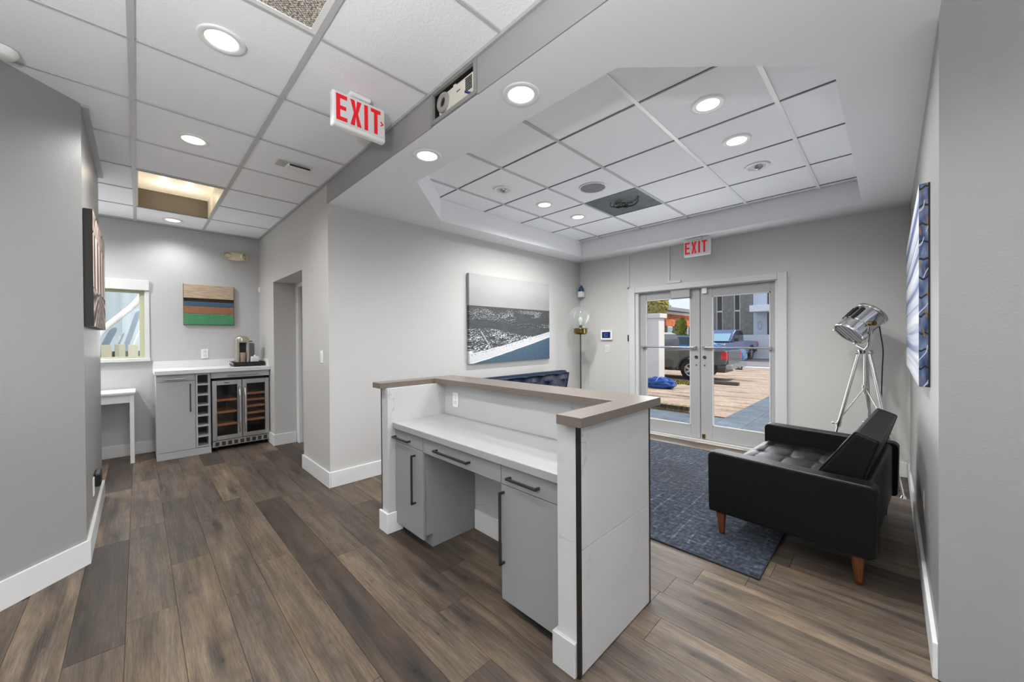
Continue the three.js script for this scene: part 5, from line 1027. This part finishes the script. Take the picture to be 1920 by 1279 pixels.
plant('shrub', 'yellow green bushy shrub in front of the orange brick building', 'shrub', 11.3, 29.2, [[0, 1.3, 0, 0.62, 0.9, 0.7], [0.1, 2.2, 0, 0.45, 0.65, 0.45]], 2600, 0.2, 0xb2bb2f, 1.2, 0.06);
plant('tree', 'yellowish green tree behind the white pillar left of the brick roof', 'tree', 11.0, 23.6, [[0, 4.0, 0, 1.0, 1.1, 1.0], [0.5, 3.4, 0.3, 0.8, 0.8, 0.8]], 3200, 0.25, 0xb0a535, 3.2, 0.16);
plant('tree', 'dark green tree crowns rising behind the brick roof ridge', 'tree', 25, 52, [[0, 4.6, 0, 4.5, 2.0, 4.5], [6, 3.6, -4, 3.6, 1.6, 3.6], [-5, 5.0, 4, 3.8, 2.2, 3.8]], 7000, 0.6, 0x5f7a32, 3.6, 0.35);
{ // brick building, facade facing east
  const t = thing('brick_building', 'orange brick building with grey shingle roof beyond the parking lot', 'building', 15, 33, GY);
  const bk = tex(1024, 512, (u, v) => {
    const r = Math.floor(v * 48), c = Math.floor(u * 40 + (r % 2) * 0.5), fx = (u * 40 + (r % 2) * 0.5) % 1, fy = (v * 48) % 1;
    const j = fx < 0.05 || fy < 0.14, k = 0.85 + 0.35 * nz(c * 3.1, r * 2.7, 2) + 0.15 * nz(u * 200, v * 100);
    return j ? [0.86, 0.62, 0.46] : [0.97 * k, 0.50 * k, 0.27 * k];
  });
  part(t, 'brick_wall', B(12.4, 18, 26, 44, GY, 3.25), M(0xffffff, 0.9, { map: repeated(bk, 0.11, 0.28) }));
  part(t, 'fascia', B(12.15, 12.4, 25.7, 44.3, 3.16, 3.40, 0.01), MAT.whitePaint);
  const roof = extrude([[0, 0], [3.2, 0.9], [6.4, 0], [6.2, -0.1], [0.2, -0.1]], 19); roof.rotateY(Math.PI); // outline x -> -x
  part(t, 'roof', at(roof, 12.0, 25.4, 3.42), M(0x8d9499, 0.9, { map: tex(256, 256, (u, v) => gray(0.75 + 0.25 * nz(u * 30, v * 8) - (v * 24 % 1 < 0.12 ? 0.15 : 0))) }));
  for (const n of [29.6, 33.0, 36.4]) {
    const w = part(t, 'window', B(12.37, 12.42, n, n + 0.95, 1.45, 2.2, 0.01), MAT.whitePaint);
    part(w, 'window_pane', [B(12.36, 12.38, n + 0.06, n + 0.455, 1.51, 2.14), B(12.36, 12.38, n + 0.495, n + 0.89, 1.51, 2.14)], M(0x9db6c4, 0.08));
    for (const [a, b] of [[n - 0.36, n - 0.03], [n + 0.98, n + 1.31]]) part(t, 'shutter', B(12.36, 12.42, a, b, 1.42, 2.23, 0.01), M(0x23303c, 0.6));
  }
}
{ // grey building with tall dark window strips, facing us
  const t = thing('office_building', 'grey concrete building with tall dark window strips and a white entrance bay', 'building', 5, 30, GY), N0 = 28;
  const g1 = M(0xffffff, 0.9, { map: tex(512, 512, (u, v) => { const k = 0.86 + 0.25 * fbm(u * 4, v * 4, 4) + 0.1 * nz(u * 30, v * 30); return [0.60 * k, 0.59 * k, 0.57 * k]; }) }), blue = M(new THREE.Color(0xc9d4e2), 0.7), dk = M(0x0d1316, 0.08);
  const bay = [[8.38, 9.1], [7.31, 7.98], [6.22, 6.94]];
  bay.forEach(([a, b]) => part(t, 'concrete_pier', B(a, b, N0, N0 + 4, GY, 8), g1));
  for (const [a, b] of [[7.98, 8.38], [6.94, 7.31], [4.2, 5.45 - 0.02]]) {
    const s = a === 4.2;
    const w = part(t, 'window_strip', B(a, b, N0 + 0.12, N0 + 0.2, GY, 8), dk);
    if (!s) part(w, 'mullion', [B(a, b, N0 + 0.06, N0 + 0.12, 3.0, 3.1), B(a, a + 0.05, N0 + 0.05, N0 + 0.12, GY, 8), B(b - 0.05, b, N0 + 0.05, N0 + 0.12, GY, 8)], MAT.whitePaint);
  }
  part(t, 'white_bay', B(5.45, 6.2, N0 + 0.0, N0 + 4, GY, 8), blue);
  part(t, 'window_strip', B(-8, 4.2, N0 + 0.12, N0 + 4, GY, 8), blue);
  part(t, 'building_core', B(4.2, 9.1, N0 + 0.2, N0 + 4, GY, 8), g1);
  part(t, 'entrance_canopy', B(-2, 6.1, N0 - 1.4, N0 + 0.1, 2.85, 3.25, 0.02), M(0xf0f3f6, 0.6));
  part(t, 'wall_light', (() => { const g = new THREE.TorusGeometry(0.15, 0.03, 10, 28); g.scale(0.75, 1.5, 1); return at(g, 5.85, N0 - 0.03, 2.05); })(), M(0xb8c6d6, 0.4));
  single('low_white_wall', B(-8, 6.85, N0 - 0.85, N0 - 0.6, GY, 1.45, 0.01), M(0xd8dde4, 0.7), 'low white wall in front of the grey office building', 'wall');
}
{ // seen through the kitchenette window: pale wall, weathered fence and a bare pale trunk
  const pw = tex(256, 256, (u, v) => { const k = 0.92 + 0.12 * nz(u * 3, v * 1.2, 3) + 0.05 * nz(u * 40, v * 3); return [0.80 * k, 0.88 * k, 0.92 * k]; });
  single('pale_blue_wall', B(9.4, 9.6, -4, 3, GY, 5, 0.01), M(0xffffff, 0.8, { map: repeated(pw, 0.3, 0.3) }), 'pale blue wall outside the kitchenette window', 'wall');
  const tr = thing('bare_branches', 'white sunlit slanting branches outside the kitchenette window', 'branches', 8.6, -0.2, GY), wm = M(0xf2f4f4, 0.7);
  part(tr, 'branch', tube([V(8.7, -0.95, GY), V(8.7, -0.55, 1.1), V(8.7, -0.42, 1.45), V(8.7, -0.22, 1.7), V(8.7, -0.02, 1.95), V(8.7, 0.25, 2.6)], 0.045, 40, 8), wm);
  part(tr, 'branch', tube([V(8.9, -0.1, GY), V(8.9, 0.02, 0.9), V(8.9, 0.12, 1.45), V(8.9, 0.22, 1.9), V(8.9, 0.4, 2.6)], 0.035, 40, 8), wm);
  part(tr, 'branch', tube([V(8.8, -0.3, GY), V(8.8, -0.15, 0.9), V(8.8, 0.02, 1.5), V(8.8, 0.16, 1.95), V(8.8, 0.3, 2.4)], 0.012, 40, 6), wm);
  const f = thing('wooden_fence', 'weathered greenish board fence below the pale wall outside the kitchenette window', 'fence', 7.6, -0.4, GY);
  for (let k = 0; k < 16; k++) { const c = rr(0.8, 1.05); part(f, 'board', B(7.58 + rr(-0.01, 0.01), 7.61, -1.4 + k * 0.13, -1.298 + k * 0.13, GY, 1.27 + rr(-0.02, 0.01), 0.004), M(new THREE.Color(0.50 * c, 0.50 * c, 0.40 * c), 0.85)); }
  for (const h of [0.5, 1.1]) part(f, 'rail', B(7.61, 7.65, -1.4, 0.7, h, h + 0.08), M(0x5f5a48, 0.85));
}

// unseen floor lamp added behind the camera to brighten the ceiling
{
  const t = thing('added_fill_lamp', 'unseen black floor lamp added behind the camera to brighten the ceiling', 'floor lamp', -0.25, -1.05, 0);
  piece(t, 'base', lathe([[0, 0], [0.15, 0], [0.15, 0.015], [0.02, 0.03], [0, 0.03]], 32), MAT.black);
  piece(t, 'pole', move(cyl(0.012, 0.012, 1.34), 0, 0.70, 0), MAT.black);
  piece(t, 'bowl_shade', lathe([[0.012, 1.36], [0.08, 1.38], [0.16, 1.44], [0.165, 1.445], [0.158, 1.445], [0.076, 1.388], [0.0, 1.37]], 36), MAT.black);
  piece(t, 'lamp_bulb', move(ball(0.04), 0, 1.43, 0), MAT.lampGlow);
  const l = new THREE.SpotLight(0xfcfdff, UP, 0, 1.37, 0.22, 2); l.position.copy(V(-0.25, -1.05, 1.49)); l.target.position.copy(V(-0.25, -1.05, 3)); l.shadow.radius = 4; l.name = 'fill_lamp_beam'; l.target.name = 'fill_lamp_target'; scene.add(l, l.target);
}

scene.traverse((o) => { if (o.isMesh) { o.castShadow = true; o.receiveShadow = true; } if (o.isLight && o.shadow) o.castShadow = true; });
renderer.render(scene, camera);
